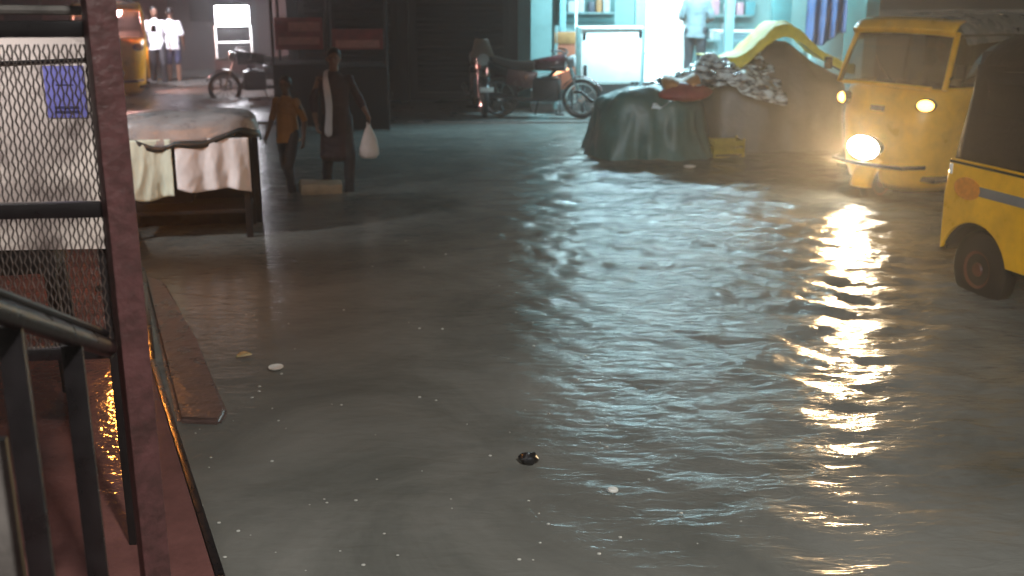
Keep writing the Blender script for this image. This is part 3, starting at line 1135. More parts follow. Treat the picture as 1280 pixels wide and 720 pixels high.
# ================================================================ covered stall at left
stl = thing('covered_stall', 'street stall under wet grey sheet with white and pale green cloths hanging', 'stall', (-2.60, 8.62, 0), R(10))
stl.scale = (.93, .72, .97)
bm = B()
box(bm, (0, 0, .80), (1.10, .80, .04), bev=.006)
box(bm, (0, 0, .22), (1.02, .70, .03), bev=.004)
obj('table_board', bm, M['wood_dark'], stl)
for sx in (-1, 1):
    for sy in (-1, 1):
        bm = B()
        box(bm, (sx * .50, sy * .35, .34), (.055, .055, .88), bev=.005)
        obj('leg', bm, M['wood_dark'], stl)
bm = B()
N, L = 72, 16
rings = []
for i in range(L + 1):
    t = i / L
    ring = []
    for k in range(N):
        a = 2 * PI * k / N
        c, s_ = math.cos(a), math.sin(a)
        e = 4.0
        rr = (abs(c) ** e + abs(s_) ** e) ** (-1 / e)
        ux, uy = rr * c, rr * s_
        sc = min(1.0, (t / .72)) ** .9
        x = ux * .585 * sc
        y = uy * .43 * sc
        zt = 1.0 - .055 * sc ** 3 + .035 * math.sin(2.2 * x + 1.0) * (1 - sc * .4) - .02 * math.cos(5.5 * x)
        drop = max(0, (t - .72) / .28)
        z = zt - drop * (.125 + .03 * math.sin(3 * a + .6) + .015 * math.sin(9 * a))
        fold = drop * (.016 * math.sin(11 * a) + .02 * noise.noise(Vector((c * 3, s_ * 3, 1))))
        nn = .016 * noise.noise(Vector((x * 6, y * 6, 2))) - .03 * abs(noise.noise(Vector((x * 4 + 3, y * 3, 5)))) + .006 * noise.noise(Vector((x * 22, y * 22, 9)))
        ring.append((x * (1 + fold + .04 * drop), y * (1 + fold + .04 * drop), z + nn))
    rings.append(ring)
loft(bm, rings, True, True, False)
tp = obj('top_sheet', bm, M['tarp_grey'], stl, ang=180, solid=.006)
bm = B()
hem = [(p[0] * 1.004, p[1] * 1.004, p[2] - .012) for p in rings[-1]]
hem2 = [(p[0] * 1.012, p[1] * 1.012, p[2] - .040 - .012 * math.sin(k * .7)) for k, p in enumerate(rings[-1])]
hem0 = [(p[0] * 1.012, p[1] * 1.012, p[2] + .012) for p in rings[-1]]
loft(bm, [hem0, hem2], True)
obj('hem', bm, M['tarp_edge'], tp, ang=180, solid=.006)


def hanging(name, parent, x0, x1, y, ztop, zbot, m, folds, seed, lean=0.0):
    bm = B()
    g = []
    n, r_ = 44, 22
    for i in range(r_ + 1):
        t = i / r_
        row = []
        for k in range(n + 1):
            u = k / n
            d = (.004 + .030 * t) * math.sin(u * folds * 2 * PI + seed + 1.2 * math.sin(u * 5 + seed)) + (.01 + .03 * t) * (abs(noise.noise(Vector((u * 5 + t, t * 1.5, seed)))) - .2) + .006 * noise.noise(Vector((u * 18, t * 9, seed)))
            zb = zbot + .020 * math.sin(u * 7 + seed) - .03 * u * lean
            row.append((x0 + (x1 - x0) * u, y - .01 - .03 * t + d, ztop + (zb - ztop) * t))
        g.append(row)
    loft(bm, g, closed=False)
    return obj(name, bm, m, parent, ang=180, solid=.003)


hanging('hanging_cloth', stl, -.57, -.085, -.43, .83, .36, M['cloth_green'], 1.6, 1.0)['label'] = 'pale green cloth'
hanging('hanging_cloth', stl, -.06, .54, -.43, .83, .43, M['cloth_white'], 2.6, 3.0, 1.0)['label'] = 'white cloth'
hanging('shade_backdrop', stl, -.60, .58, .44, .85, -.02, M['black_canvas'], 3.5, 5.0)  # black sheet added behind the legs to imitate the shade underneath
bm = B()
box(bm, (-.20, .10, .44), (.46, .50, .34), bev=.03)
obj('storage_box', bm, M['black_canvas'], stl)  # box kept black to fill the dark under the stall
# ================================================================ pedestrians
def stand(px, py):
    p = gp(px, py, 0.0)
    return (p.x, p.y, ROAD)


WALK = dict(knL=(.10, -.16, .52), anL=(.10, -.10, .09), knR=(-.10, .04, .50), anR=(-.10, .20, .13), elL=(.25, .05, 1.13), wrL=(.27, -.02, .88), elR=(-.25, .0, 1.14), wrR=(-.25, -.14, .92), turn=.3)
p1, s1, P1 = person('person', 'small person in orange yellow shirt wading beside the woman with the bag', stand(364, 238), R(-25), 1.20, WALK, M['shirt_yellow'], M['trouser_dark'], sleeve=.55, voxel=.010)
p2, s2, P2 = person('person', 'woman in dark maroon with white scarf carrying a white plastic bag', stand(424, 238), R(20), 1.46,
                    dict(WALK, wrL=(.33, -.10, .99), elL=(.27, .04, 1.16), turn=-.3), M['kurta'], M['trouser_dark'], hair='long', sleeve=.75, skirt=True, voxel=.011)
bm = B()
pts = [(-.05, .09, 1.47), (-.10, .0, 1.475), (-.115, -.10, 1.42), (-.115, -.155, 1.30), (-.11, -.165, 1.1), (-.115, -.17, .92), (-.12, -.175, .74)]
rings = []
for i, p in enumerate(pts):
    w_s = (.03, .035, .04, .045, .05, .055, .06)[i]
    P_ = Vector(p) * s2
    P_ += Vector((.012 * math.sin(i * 1.9), 0, 0))
    rings.append([P_ + Vector((dx * w_s * (.8 + .25 * math.sin(i * 2.3)), dy * .016, .02 * dx * math.sin(i))) for dx, dy in ((-1, 0), (-.5, -1), (0, -.3), (.5, -1.2), (1, 0), (.5, 1), (-.5, 1))])
loft(bm, rings, True, True, True)
obj('scarf', bm, M['scarf_white'], p2, ang=180, sub=1)
# plastic bag hanging from her left hand
hw = p2.matrix_basis @ (P2['wrL'] + Vector((.012, -.01, -.10)) * s2)
bm = B()
rings = []
N = 28
for i, (rw, rd, z) in enumerate(((.018, .014, 0.0), (.020, .014, -.04), (.05, .03, -.10), (.075, .05, -.17), (.090, .065, -.25), (.094, .070, -.31), (.07, .05, -.345))):
    rings.append([(rw * math.cos(2 * PI * k / N) * (1 + .10 * math.sin(5 * 2 * PI * k / N + i)), rd * math.sin(2 * PI * k / N) * (1 + .12 * math.sin(7 * 2 * PI * k / N + i * 2)), z) for k in range(N)])
loft(bm, rings, True, True, True)
tag(obj('carrier_bag', bm, M['bag_white'], loc=hw, rot=(0, 0, .4), ang=180), 'white plastic carrier bag hanging from the hand of the woman in maroon', 'bag')
bm = B()
box(bm, (0, 0, .05), (.40, .26, .14), (.05, .04, 0), bev=.02)
bmesh.ops.subdivide_edges(bm, edges=bm.edges[:], cuts=2, use_grid_fill=True)
for v in bm.verts:
    v.co += Vector((noise.noise(v.co * 9), noise.noise(v.co * 9 + Vector((5, 0, 0))), noise.noise(v.co * 9 + Vector((0, 7, 0))))) * .02
q = gp(402, 240)
tag(obj('cardboard_box', bm, M['box_tan'], loc=(q.x, q.y, -.02), rot=(0, 0, .25)), 'soggy tan cardboard box in the water between the two walkers', 'box')

# ================================================================ lit shop at the back
SY = 17.6      # shop front
shop = thing('lit_shop', 'bright teal-lit open shop with columns across the flooded street', 'shop', (0, SY, 0.03), 0)
x0, x1, dp, top = .30, 5.6, 3.6, 3.3
bm = B()
box(bm, ((x0 + x1) / 2, dp / 2, .14), (x1 - x0, dp, .28), bev=.01)
box(bm, ((x0 + x1) / 2, -.25, .06), (x1 - x0, .5, .13), bev=.015)
obj('floor', bm, M['floor_shop'], shop)
bm = B()
box(bm, ((x0 + x1) / 2, dp + .1, top / 2), (x1 - x0 + .4, .2, top))
obj('back_wall', bm, M['wall_teal'], shop)
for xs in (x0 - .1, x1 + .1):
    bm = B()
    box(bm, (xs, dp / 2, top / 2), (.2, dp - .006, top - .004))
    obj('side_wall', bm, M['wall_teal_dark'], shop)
bm = B()
box(bm, (.66, -.45, 1.62), (.06, .86, 3.1), bev=.01)
obj('partition', bm, M['wall_teal'], shop)
bm = B()
box(bm, (.66, -1.26, 2.2), (.05, .74, 1.7), bev=.01)  # panel added under the canopy to block its light towards the left
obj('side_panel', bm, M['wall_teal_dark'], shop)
bm = B()
box(bm, ((x0 + x1) / 2, dp / 2, top + .1), (x1 - x0 + .4, dp + .4, .2))
obj('ceiling', bm, M['white_enamel'], shop)
bm = B()
box(bm, ((x0 + x1) / 2, -.8, top + .04), (x1 - x0 + .4, 1.7, .1), (R(-6), 0, 0), bev=.01)
obj('canopy', bm, M['wall_slate'], shop)
bm = B()
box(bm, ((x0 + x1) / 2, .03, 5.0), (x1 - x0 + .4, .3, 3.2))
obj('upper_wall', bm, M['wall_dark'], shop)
for (xa, wd, m) in ((.80, .10, 'column_teal'), (2.03, .17, 'column_teal'), (3.44, .13, 'column_teal'), (4.25, .30, 'wall_teal_dark'), (5.0, .5, 'wall_teal')):
    bm = B()
    box(bm, (xa, .02, top / 2 + .13), (wd, .2, top - .28), bev=.01)
    obj('column', bm, M[m], shop)
bm = B()
tube(bm, [(.985, -.45, -.03), (.985, -.45, 3.25)], .022, 10)
obj('pole', bm, M['white_enamel'], shop)
for (xa, ya, za, ln) in ((1.75, -1.4, 3.08, 1.2), (3.3, -1.4, 3.08, 1.2), (1.7, 1.5, 3.24, 1.2), (3.1, 1.5, 3.24, 1.2), (4.5, 1.5, 3.24, 1.2)):
    bm = B()
    tube(bm, [(xa - ln / 2, ya, za), (xa + ln / 2, ya, za)], .02, 10)
    tl_ = obj('tube_light', bm, M['tube_lit'], shop)
    bm = B()
    box(bm, (xa, ya, za + .04), (ln + .1, .05, .03), bev=.004)
    obj('fitting', bm, M['white_enamel'], tl_)
lamp('shop_light', 'AREA', (2.55, -1.4, 3.0), 640, (.50, .86, 1.0), 2.9, shop, (0, .25, -1), sy=.12)
lamp('shop_light', 'AREA', (3.0, 1.5, 3.2), 260, (.66, .94, 1.0), 4.0, shop, (0, 0, -1), sy=.12)
# shelves on the back wall
sv = []
for zz in (.9, 1.35, 1.8, 2.25):
    bm = B()
    box(bm, (3.55, dp - .2, zz), (1.9, .32, .03), bev=.003)
    obj('shelf', bm, M['column_teal'], shop)
bm = B()
box(bm, (1.45, dp - .04, 1.75), (1.0, .05, 1.1), bev=.01)
obj('wall_panel', bm, M['wall_teal_dark'], shop)
for zz in (1.40, 1.85):
    bm = B()
    box(bm, (1.45, dp - .17, zz), (.95, .22, .03), bev=.003)
    obj('shelf', bm, M['column_teal'], shop)
# goods on the shelves
x = 1.05
while x < 1.85:
    wd, hg = random.uniform(.10, .2), random.uniform(.18, .34)
    bm = B()
    box(bm, (0, 0, hg / 2), (wd, .16, hg), bev=.02)
    tag(obj('packet', bm, random.choice(M['shelf_items'] + [M['orange_cloth']]), loc=(x + wd / 2, SY + dp - .17, 1.446)), 'packet on the short shelf above the white counter', 'packet', 'packets above the white counter')
    x += wd + random.uniform(.02, .08)
for zz in (.915, 1.365, 1.815):
    x = 2.75
    while x < 4.4:
        wd = random.uniform(.10, .24)
        hg = random.uniform(.14, .32)
        bm = B()
        box(bm, (0, 0, hg / 2), (wd, .2, hg), bev=.02)
        lid = random.random() < .4
        mm = random.choice(M['shelf_items'])
        o = obj('packet', bm, mm, loc=(x + wd / 2, SY + dp - .2, .03 + zz + .001), rot=(0, 0, random.uniform(-.15, .15)))
        tag(o, 'packet on the lit back shelves of the teal shop', 'packet', 'packets on the shop shelves')
        x += wd + random.uniform(.02, .10)
# glass display counter inside
dc = thing('display_counter', 'low teal glass counter inside the lit shop right of the customer', 'counter', (3.95, SY + .6, .31), 0)
bm = B()
box(bm, (0, 0, .25), (1.2, .5, .5), bev=.01)
obj('base', bm, mat('teal laminate', (.08, .30, .34), .3, vary=.2), dc)
bm = B()
box(bm, (0, 0, .70), (1.2, .5, .36), bev=.01)
obj('glass_case', bm, glass('counter glass', (.4, .7, .75), .05, .25), dc)
bm = B()
box(bm, (0, 0, .90), (1.24, .54, .03), bev=.006)
obj('top', bm, M['white_enamel'], dc)

# glowing cooler shape standing in for a brightly lit white doorway
cl = thing('doorway_stand_in', 'tall glowing white cooler standing in for the bright doorway of the shop', 'cooler', (2.42, SY + .55, .31), 0)
bm = B()
box(bm, (0, .31, .95), (.74, .06, 1.9), bev=.01)
box(bm, (-.35, 0, .95), (.05, .6, 1.9), bev=.01)
box(bm, (.35, 0, .95), (.05, .6, 1.9), bev=.01)
box(bm, (0, 0, 1.87), (.74, .62, .06), bev=.01)
box(bm, (0, 0, .05), (.74, .62, .10), bev=.01)
obj('cabinet', bm, M['white_enamel'], cl)
bm = B()
box(bm, (0, .265, .96), (.64, .015, 1.7), bev=.004)
obj('lit_panel', bm, M['doorway_lit'], cl)
for zz in (.55, 1.0, 1.45):
    bm = B()
    box(bm, (0, .0, zz), (.64, .48, .012), bev=.002)
    obj('shelf', bm, M['white_enamel'], cl)
bm = B()
box(bm, (0, -.29, .96), (.66, .012, 1.72), bev=.003)
obj('glass_door', bm, glass('cooler glass', (.9, .95, .95), .08, .15), cl)

# white metal counter on the pavement with dark hinges
wc = thing('white_counter', 'white metal counter box with black hinges at the shop front', 'counter', (1.50, 17.12, .03), R(9))
wc.scale = (1.025, 1, 1.03)
bm = B()
box(bm, (0, .0, .84), (.93, .36, .78), bev=.012)
obj('cabinet', bm, M['white_enamel'], wc)
bm = B()
box(bm, (0, -.01, 1.245), (.97, .40, .03), bev=.006)
obj('top', bm, M['white_enamel'], wc)
for (hx, hz, hh) in ((-.42, 1.13, .10), (-.40, .62, .17), (.44, 1.15, .09)):
    bm = B()
    box(bm, (hx, -.185, hz), (.05, .014, hh), bev=.004)
    obj('hinge', bm, M['dark_metal'], wc)
for sx in (-1, 1):
    for sy in (-1, 1):
        bm = B()
        box(bm, (sx * .42, sy * .14, .22), (.045, .045, .46), bev=.004)
        obj('leg', bm, M['dark_metal'], wc)
bm = B()
box(bm, (0, .1, .22), (.88, .02, .36), bev=.003)
obj('back_panel', bm, M['stripe_grey'], wc)

# orange board and glowing strip left of the counter
ob = thing('orange_board', 'upright orange board at the left end of the white counter', 'board', (.80, 16.75, .03), R(4))
bm = B()
box(bm, (0, 0, .80), (.32, .03, .86), bev=.005)
obj('panel', bm, M['orange_board'], ob)
bm = B()
box(bm, (0, -.018, 1.14), (.32, .006, .17), bev=.003)
obj('pale_strip', bm, M['orange_cloth'], ob)
for sx in (-1, 1):
    bm = B()
    box(bm, (sx * .12, .02, .19), (.03, .03, .40), bev=.003)
    obj('leg', bm, M['dark_metal'], ob)

# customer at the counter, seen from behind
person('person', 'customer in grey shirt and dark trousers standing inside the lit shop', (2.93, SY + .10, .31), R(165), 1.70,
       dict(wrL=(.16, -.26, 1.10), elL=(.25, -.02, 1.12), wrR=(-.18, -.25, 1.08), elR=(-.25, -.02, 1.12)), M['shirt_grey'], M['trouser_dark'], sleeve=.42, voxel=.014)

# blue cloth hung right of the shop
bm = B()
g = []
for i in range(20):
    t = i / 19
    g.append([(-.30 + .6 * k / 40, .05 * math.sin(k * .55 + 1.5 * t) * (.3 + t) + .03 * noise.noise(Vector((k * .2, t * 4, 0))), 2.05 - t * .95 - .10 * math.sin(k * .12) * t) for k in range(41)])
loft(bm, g, closed=False)
tag(obj('hanging_cloth', bm, M['blue_cloth'], loc=(4.86, 17.2, .03), ang=180, solid=.004), 'blue cloth hanging at the right end of the teal shop', 'cloth')

# ================================================================ tarp covered carts
def heap(bm, hx, hy, z0, zt, seed, flare=.06, e=3.0, N=110, L=34, crown=.55, fold=.05, skirt_t=.55, ridge=None):
    rings = []
    for i in range(L + 1):
        t = i / L
        ring = []
        for k in range(N):
            a = 2 * PI * k / N
            c, s_ = math.cos(a), math.sin(a)
            rr = (abs(c) ** e + abs(s_) ** e) ** (-1 / e)
            ux, uy = rr * c, rr * s_
            if t < skirt_t:
                q = t / skirt_t
                sc = 1 + flare * (1 - q)
                z = z0 + (zt * crown - z0) * q
                fd = fold * (1 - .4 * q) * (noise.noise(Vector((c * 3.2 + seed, s_ * 3.2, q * .8))) + .45 * noise.noise(Vector((c * 9, s_ * 9 + seed, q * 1.5))))
            else:
                q = (t - skirt_t) / (1 - skirt_t)
                sc = math.cos(q * PI / 2) ** .75
                z = zt * crown + (zt - zt * crown) * math.sin(q * PI / 2) ** .9
                fd = fold * .6 * noise.noise(Vector((c * 3.2 + seed, s_ * 3.2, .8 + q)))
            x, y = ux * hx * (sc + fd), uy * hy * (sc + fd)
            lump = .09 * noise.noise(Vector((x * 2.6 + seed, y * 2.6, z * 2.0))) + .03 * noise.noise(Vector((x * 8, y * 8 + seed, z * 6)))
            z += lump * min(1, max(0, t - .15) * 2)
            if ridge and t > skirt_t * .8:
                z += ridge(x) * min(1, (t - skirt_t * .8) * 4)
            ring.append((x, y, max(z, z0)))
        rings.append(ring)
    loft(bm, rings, True, False, True)
    return rings


def draped(bm, f, x0, x1, y0, y1, n, m, wrinkle, seed):
    g = []
    for i in range(n + 1):
        row = []
        for k in range(m + 1):
            x = x0 + (x1 - x0) * i / n
            y = y0 + (y1 - y0) * k / m
            X, Y, Z = f(i / n, k / m, x, y)
            w = wrinkle * (abs(noise.noise(Vector((X * 5 + seed, Y * 5, Z * 5)))) * 1.6 + .6 * noise.noise(Vector((X * 14, Y * 14 + seed, Z * 14))))
            row.append((X, Y - w * .5, Z + w))
        g.append(row)
    loft(bm, g, closed=False)


tc1 = thing('covered_cart', 'vendor cart wrapped in green tarpaulin under shiny wet plastic sheets', 'cart', (1.63, 13.05, 0), R(-5))
bm = B()
heap(bm, .64, .58, -.06, .79, 3.0, crown=.66, fold=.17, e=2.9, flare=.22)
obj('tarpaulin', bm, M['tarp_green'], tc1, ang=180)
# shiny crumpled sheet on top
bm = B()


def f1(u, v, x, y):
    X = -.40 + 1.95 * u
    Yy = -.55 + 1.0 * v
    z = .74 + .32 * math.exp(-((X - .80) / .60) ** 2) - .40 * (abs(v - .55)) ** 2.2 * 2.0 - .20 * max(0, -X) + .10 * noise.noise(Vector((X * 2.2, Yy * 3, 4)))
    return X, Yy, z


draped(bm, f1, 0, 1, 0, 1, 90, 50, .055, 2.0)
obj('plastic_sheet', bm, M['plastic_clear'], tc1, ang=180, solid=.004)
for sx in (-.35, .35):
    Mx = Matrix.Translation((sx, .0, .18)) @ Matrix.Rotation(PI / 2, 4, 'X')
    bm = B()
    lathe(bm, [(.24, -.02), (.27, -.02), (.28, 0), (.27, .02), (.24, .02)], 28, Mx, False, False)
    for k in range(8):
        a = k * PI / 4
        tube(bm, [Mx @ Vector((.03 * math.cos(a), .03 * math.sin(a), 0)), Mx @ Vector((.25 * math.cos(a), .25 * math.sin(a), 0))], .008, 6)
    obj('wheel', bm, M['dark_metal'], tc1)
bm = B()
tube(bm, [(-.66, -.30, .62), (-.80, -.34, .74), (-.88, -.34, .74)], .018, 8)
obj('handle', bm, M['dark_metal'], tc1)

bm = B()
rings = []
for i in range(14):
    t = i / 13
    rr = math.sin(PI * (t * .94 + .03)) ** .7
    rings.append([((t - .5) * .62, .16 * rr * math.cos(2 * PI * k / 26) * (1 + .12 * noise.noise(Vector((k * .4, t * 4, 1)))), .085 * rr * math.sin(2 * PI * k / 26) * (1 + .2 * noise.noise(Vector((k * .5, t * 5, 3)))) + .02 * math.sin(5 * t)) for k in range(26)])
loft(bm, rings, True, True, True)
tag(obj('cloth_sack', bm, M['red_cloth'], loc=(1.98, 12.46, .765), rot=(.5, -.10, .1), ang=180), 'red cloth sack lying on the green covered cart', 'sack')
bm = B()
rings = [[(x, y * .12 + .0, z) for (x, y, z) in ((-.2 + .4 * i / 8, math.cos(2 * PI * k / 14), .04 * math.sin(2 * PI * k / 14) + .03 * math.sin(i)) for k in range(14))] for i in range(9)]
loft(bm, rings, True, True, True)
tag(obj('cloth_fold', bm, M['orange_cloth'], loc=(1.93, 12.53, .87), rot=(.4, -.1, .1), ang=180), 'folded orange cloth on top of the red sack', 'cloth')

tc2 = thing('covered_cart', 'taller cart under brown grey tarpaulin with a yellow sheet arched over it', 'cart', (3.20, 13.75, 0), R(-4))
bm = B()
heap(bm, .92, .62, -.06, 1.02, 9.0, crown=.66, fold=.08, e=3.2, ridge=lambda x: .30 * math.exp(-((x + .02) / .35) ** 2))
obj('tarpaulin', bm, M['tarp_brown'], tc2, ang=180)
bm = B()


def f2(u, v, x, y):
    # a sheet folded over the ridge, its front edge falling down towards the street
    X = -.86 + 1.74 * u
    prof = 1.06 + .45 * math.exp(-((X - .02) / .38) ** 2) + .03 * math.sin(5 * X)
    q = v * 1.5
    drop = .12 + .04 * math.sin(6 * u + .5) + .05 * math.exp(-((u - .55) / .12) ** 2)
    Yy = -.80 + 1.25 * max(0, q - .5) + .03 * math.sin(14 * u) * max(0, .5 - q)
    z = prof - drop * max(0, .5 - q) * 2 + .02 * math.sin(9 * u + 2 * v) - .05 * max(0, q - .9)
    return X, Yy, z


draped(bm, f2, 0, 1, 0, 1, 90, 40, .020, 5.0)
obj('yellow_sheet', bm, M['tarp_yellow'], tc2, ang=180, solid=.006)
# second wet plastic sheet lying on the brown tarpaulin
bm = B()


def f3(u, v, x, y):
    X = -1.0 + .95 * u
    Yy = -.80 + .45 * v
    z = .70 + .30 * v + .16 * u + .07 * noise.noise(Vector((X * 3, Yy * 3, 8)))
    return X, Yy, z


draped(bm, f3, 0, 1, 0, 1, 60, 30, .06, 11.0)
obj('plastic_sheet', bm, M['plastic_clear'], tc2, ang=180, solid=.004)
for sx in (-.5, .5):
    Mx = Matrix.Translation((sx, -.1, .18)) @ Matrix.Rotation(PI / 2, 4, 'X')
    bm = B()
    lathe(bm, [(.22, -.02), (.27, -.02), (.28, 0), (.27, .02), (.22, .02)], 28, Mx, False, False)
    obj('wheel', bm, M['dark_metal'], tc2)

cr = thing('plastic_crate', 'small yellow crate in the water between the two covered carts', 'crate', (2.52, 12.72, -.08), R(8))
bm = B()
for (cx, cy, sx, sy) in ((0, -.13, .36, .015), (0, .13, .36, .015), (-.172, 0, .015, .245), (.172, 0, .015, .245)):
    for zz in (.06, .15, .24):
        box(bm, (cx, cy, zz), (sx, sy, .06), bev=.004)
for sx in (-1, 1):
    for sy in (-1, 1):
        box(bm, (sx * .175, sy * .13, .15), (.022, .022, .29), bev=.004)
box(bm, (0, 0, .02), (.35, .25, .015))
obj('basket', bm, M['crate_yellow'], cr)

# ================================================================ motorcycles
def motorcycle(label, loc, rz, paint, cowl=None, plate=False):
    root = thing('motorcycle', label, 'motorcycle', loc, rz, 'motorcycles parked in the dark')
    for x in (.62, -.62):
        Mx = Matrix.Translation((x, 0, .29)) @ Matrix.Rotation(PI / 2, 4, 'X')
        bm = B()
        for k in range(1):
            lathe(bm, [(.235, -.04), (.275, -.035), (.29, 0), (.275, .035), (.235, .04)], 32, Mx, False, False)
        t = obj('wheel', bm, M['rubber'], root)
        bm = B()
        lathe(bm, [(.215, -.03), (.238, -.042), (.238, .042), (.215, .03)], 32, Mx, False, False)
        for k in range(10):
            a = k * PI / 5
            tube(bm, [Mx @ Vector((.03 * math.cos(a), .03 * math.sin(a), 0)), Mx @ Vector((.225 * math.cos(a), .225 * math.sin(a), 0))], .007, 6)
        lathe(bm, [(.05, -.05), (.05, .05)], 16, Mx)
        obj('rim', bm, M['chrome'], t)
        bm = B()
        rings = []
        for k in range(9):
            a = R(20) + R(130) * k / 8
            rings.append([(x + .32 * math.cos(a), -.055, .29 + .32 * math.sin(a)), (x + .335 * math.cos(a), 0, .29 + .335 * math.sin(a)), (x + .32 * math.cos(a), .055, .29 + .32 * math.sin(a))])
        loft(bm, rings, closed=False)
        obj('mudguard', bm, paint, root, solid=.006)
    bm = B()
    for sg in (-1, 1):
        tube(bm, [(.62, sg * .07, .29), (.45, sg * .07, .72), (.40, sg * .07, .90)], .018, 8)
    obj('fork', bm, M['chrome'], root)
    bm = B()
    tube(bm, [(.22, -.34, 1.0), (.34, -.22, .99), (.39, -.08, .95), (.39, .08, .95), (.34, .22, .99), (.22, .34, 1.0)], .014, 8)
    obj('handlebar', bm, M['dark_metal'], root)
    bm = B()
    rings = []
    for i in range(9):
        t = i / 8
        x = .38 - t * .50
        w = .145 * math.sin(PI * min(1, .25 + t * .70))
        rings.append([(x, w * math.cos(2 * PI * k / 16), .77 + .135 * math.sin(2 * PI * k / 16) * (1 - .4 * t) + .05 * (1 - t)) for k in range(16)])
    loft(bm, rings, True, True, True)
    obj('fuel_tank', bm, paint, root)
    bm = B()
    rings = []
    for i in range(9):
        t = i / 8
        x = -.08 - t * .62
        rings.append([(x, .125 * math.cos(2 * PI * k / 14) * (1 - .25 * t), .77 + .06 * t + .075 * math.sin(2 * PI * k / 14) - .04 * math.sin(PI * t)) for k in range(14)])
    loft(bm, rings, True, True, True)
    obj('seat', bm, M['seat'], root)
    for sg in (-1, 1):
        bm = B()
        box(bm, (-.28, sg * .10, .58), (.42, .05, .24), (0, .15, 0), bev=.02)
        obj('side_cover', bm, paint, root)
    bm = B()
    box(bm, (.10, 0, .42), (.40, .28, .34), bev=.05)
    for k in range(4):
        box(bm, (.13, 0, .50 + k * .035), (.18, .30, .014), bev=.004)
    obj('engine', bm, M['dark_metal'], root)
    bm = B()
    tube(bm, [(.25, -.13, .38), (.1, -.16, .28), (-.3, -.17, .28), (-.75, -.18, .36)], [.02, .022, .035, .04], 10)
    obj('exhaust', bm, M['dark_metal'], root)
    bm = B()
    tube(bm, [(.40, 0, .88), (.15, 0, .62), (-.20, 0, .45), (-.62, 0, .29)], .024, 8)
    tube(bm, [(-.05, 0, .72), (-.45, 0, .72), (-.80, 0, .80)], .02, 8)
    tube(bm, [(-.05, .16, .30), (-.12, .24, .02)], .012, 6)
    obj('frame', bm, M['dark_metal'], root)
    Mh = Matrix.Translation((.44, 0, .84)) @ Matrix.Rotation(PI / 2, 4, 'Y')
    bm = B()
    lathe(bm, [(.04, -.05), (.085, .03), (.09, .07), (.07, .085), (.001, .09)], 20, Mh)
    obj('headlight', bm, M['head_off'], root)
    if cowl:
        bm = B()
        rings = []
        for i in range(7):
            t = i / 6
            hw_ = .18 - .09 * t
            rings.append([(.50 - .10 * t - .10 * (u / 6 - 1) ** 2, hw_ * (u / 6 - 1), .88 + .26 * t) for u in range(13)])
        loft(bm, rings, closed=False)
        obj('cowl', bm, cowl, root, solid=.012)
    if plate:
        bm = B()
        box(bm, (.965, 0, .44), (.008, .20, .07), bev=.003)
        obj('number_plate', bm, M['plate'], root)
    bm = B()
    box(bm, (-.92, 0, .74), (.05, .10, .07), bev=.015)
    obj('tail_lamp', bm, M['red_lens'], root)
    return root


motorcycle('maroon motorcycle parked side-on on the kerb left of the white counter', (.42, 16.25, .03), R(-12), M['bike_maroon'])
motorcycle('motorcycle with tan cowl facing the street in the dark gap', (-.50, 16.9, .03), R(-82), M['bike_paint'], M['cowl_tan'], True)
motorcycle('black motorcycle parked beside the glowing glass food cart', (-4.45, 19.4, ROAD), R(-165), M['bike_paint'])

# glowing tail strip near the orange board: lit strip lamp leaning
sl = thing('strip_light', 'small glowing orange strip leaning in front of the orange board', 'light', (.73, 16.55, .03), 0)
bm = B()
tube(bm, [(-.14, 0, .60), (.14, 0, .70)], .018, 8)
obj('tube', bm, M['neon_orange'], sl)
bm = B()
tube(bm, [(0, .03, 0), (0, .03, .64)], .010, 6)
box(bm, (0, .03, .01), (.12, .12, .02))
obj('stand', bm, M['dark_metal'], sl)

# ================================================================ dark shops and stalls in the middle
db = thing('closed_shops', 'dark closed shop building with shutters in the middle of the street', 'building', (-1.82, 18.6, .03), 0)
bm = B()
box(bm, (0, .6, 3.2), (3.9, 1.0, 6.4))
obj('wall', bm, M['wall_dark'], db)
for xa in (-.94, .94):
    bm = B()
    g = []
    for i in range(57):
        z = .12 + i * .045
        y = .06 + .012 * math.cos(i * PI)
        g.append([(xa - .72, y, z), (xa + .72, y, z)])
    loft(bm, g, closed=False)
    q = obj('shutter', bm, M['shutter'], db, smooth=False)
    bm = B()
    box(bm, (xa, .03, .12), (1.44, .05, .06), bev=.005)
    obj('bottom_bar', bm, M['dark_metal'], q)
for xa in (-1.85, 0, 1.85):
    bm = B()
    box(bm, (xa, .0, 1.6), (.16, .20, 3.2), bev=.01)
    obj('pillar', bm, M['wall_dark'], db)
bm = B()
box(bm, (0, -.5, 2.95), (3.9, 1.3, .08), (R(5), 0, 0), bev=.01)
obj('awning', bm, M['wall_slate'], db)
bm = B()
for k in range(24):
    pass
g = []
for i in range(25):
    u = i / 24
    g.append([(.3 + u * .62, -1.05 + .03 * math.sin(u * 15), 2.35), (.3 + u * .62, -1.04 + .05 * math.sin(u * 15), 2.03 + .03 * math.sin(u * 9))])
loft(bm, g, closed=False)
hc = obj('grey_cloth', bm, mat('grey rag', (.22, .20, .19), .7, vary=.3), loc=(-2.6, 18.6, .03), ang=180, solid=.004)
tag(hc, 'grey cloth hung under the dark awning at the top', 'cloth')
hb = thing('hanging_bulb', 'small dim white bulb hanging under the dark awning', 'bulb', (-.72, 17.5, 0))
bm = B()
blob(bm, (0, 0, 2.02), (.035, .035, .045), 12)
obj('bulb', bm, M['bulb_dim'], hb)
bm = B()
tube(bm, [(0, 0, 2.05), (0, 0, 2.95)], .006, 6)
obj('cord', bm, M['dark_metal'], hb)

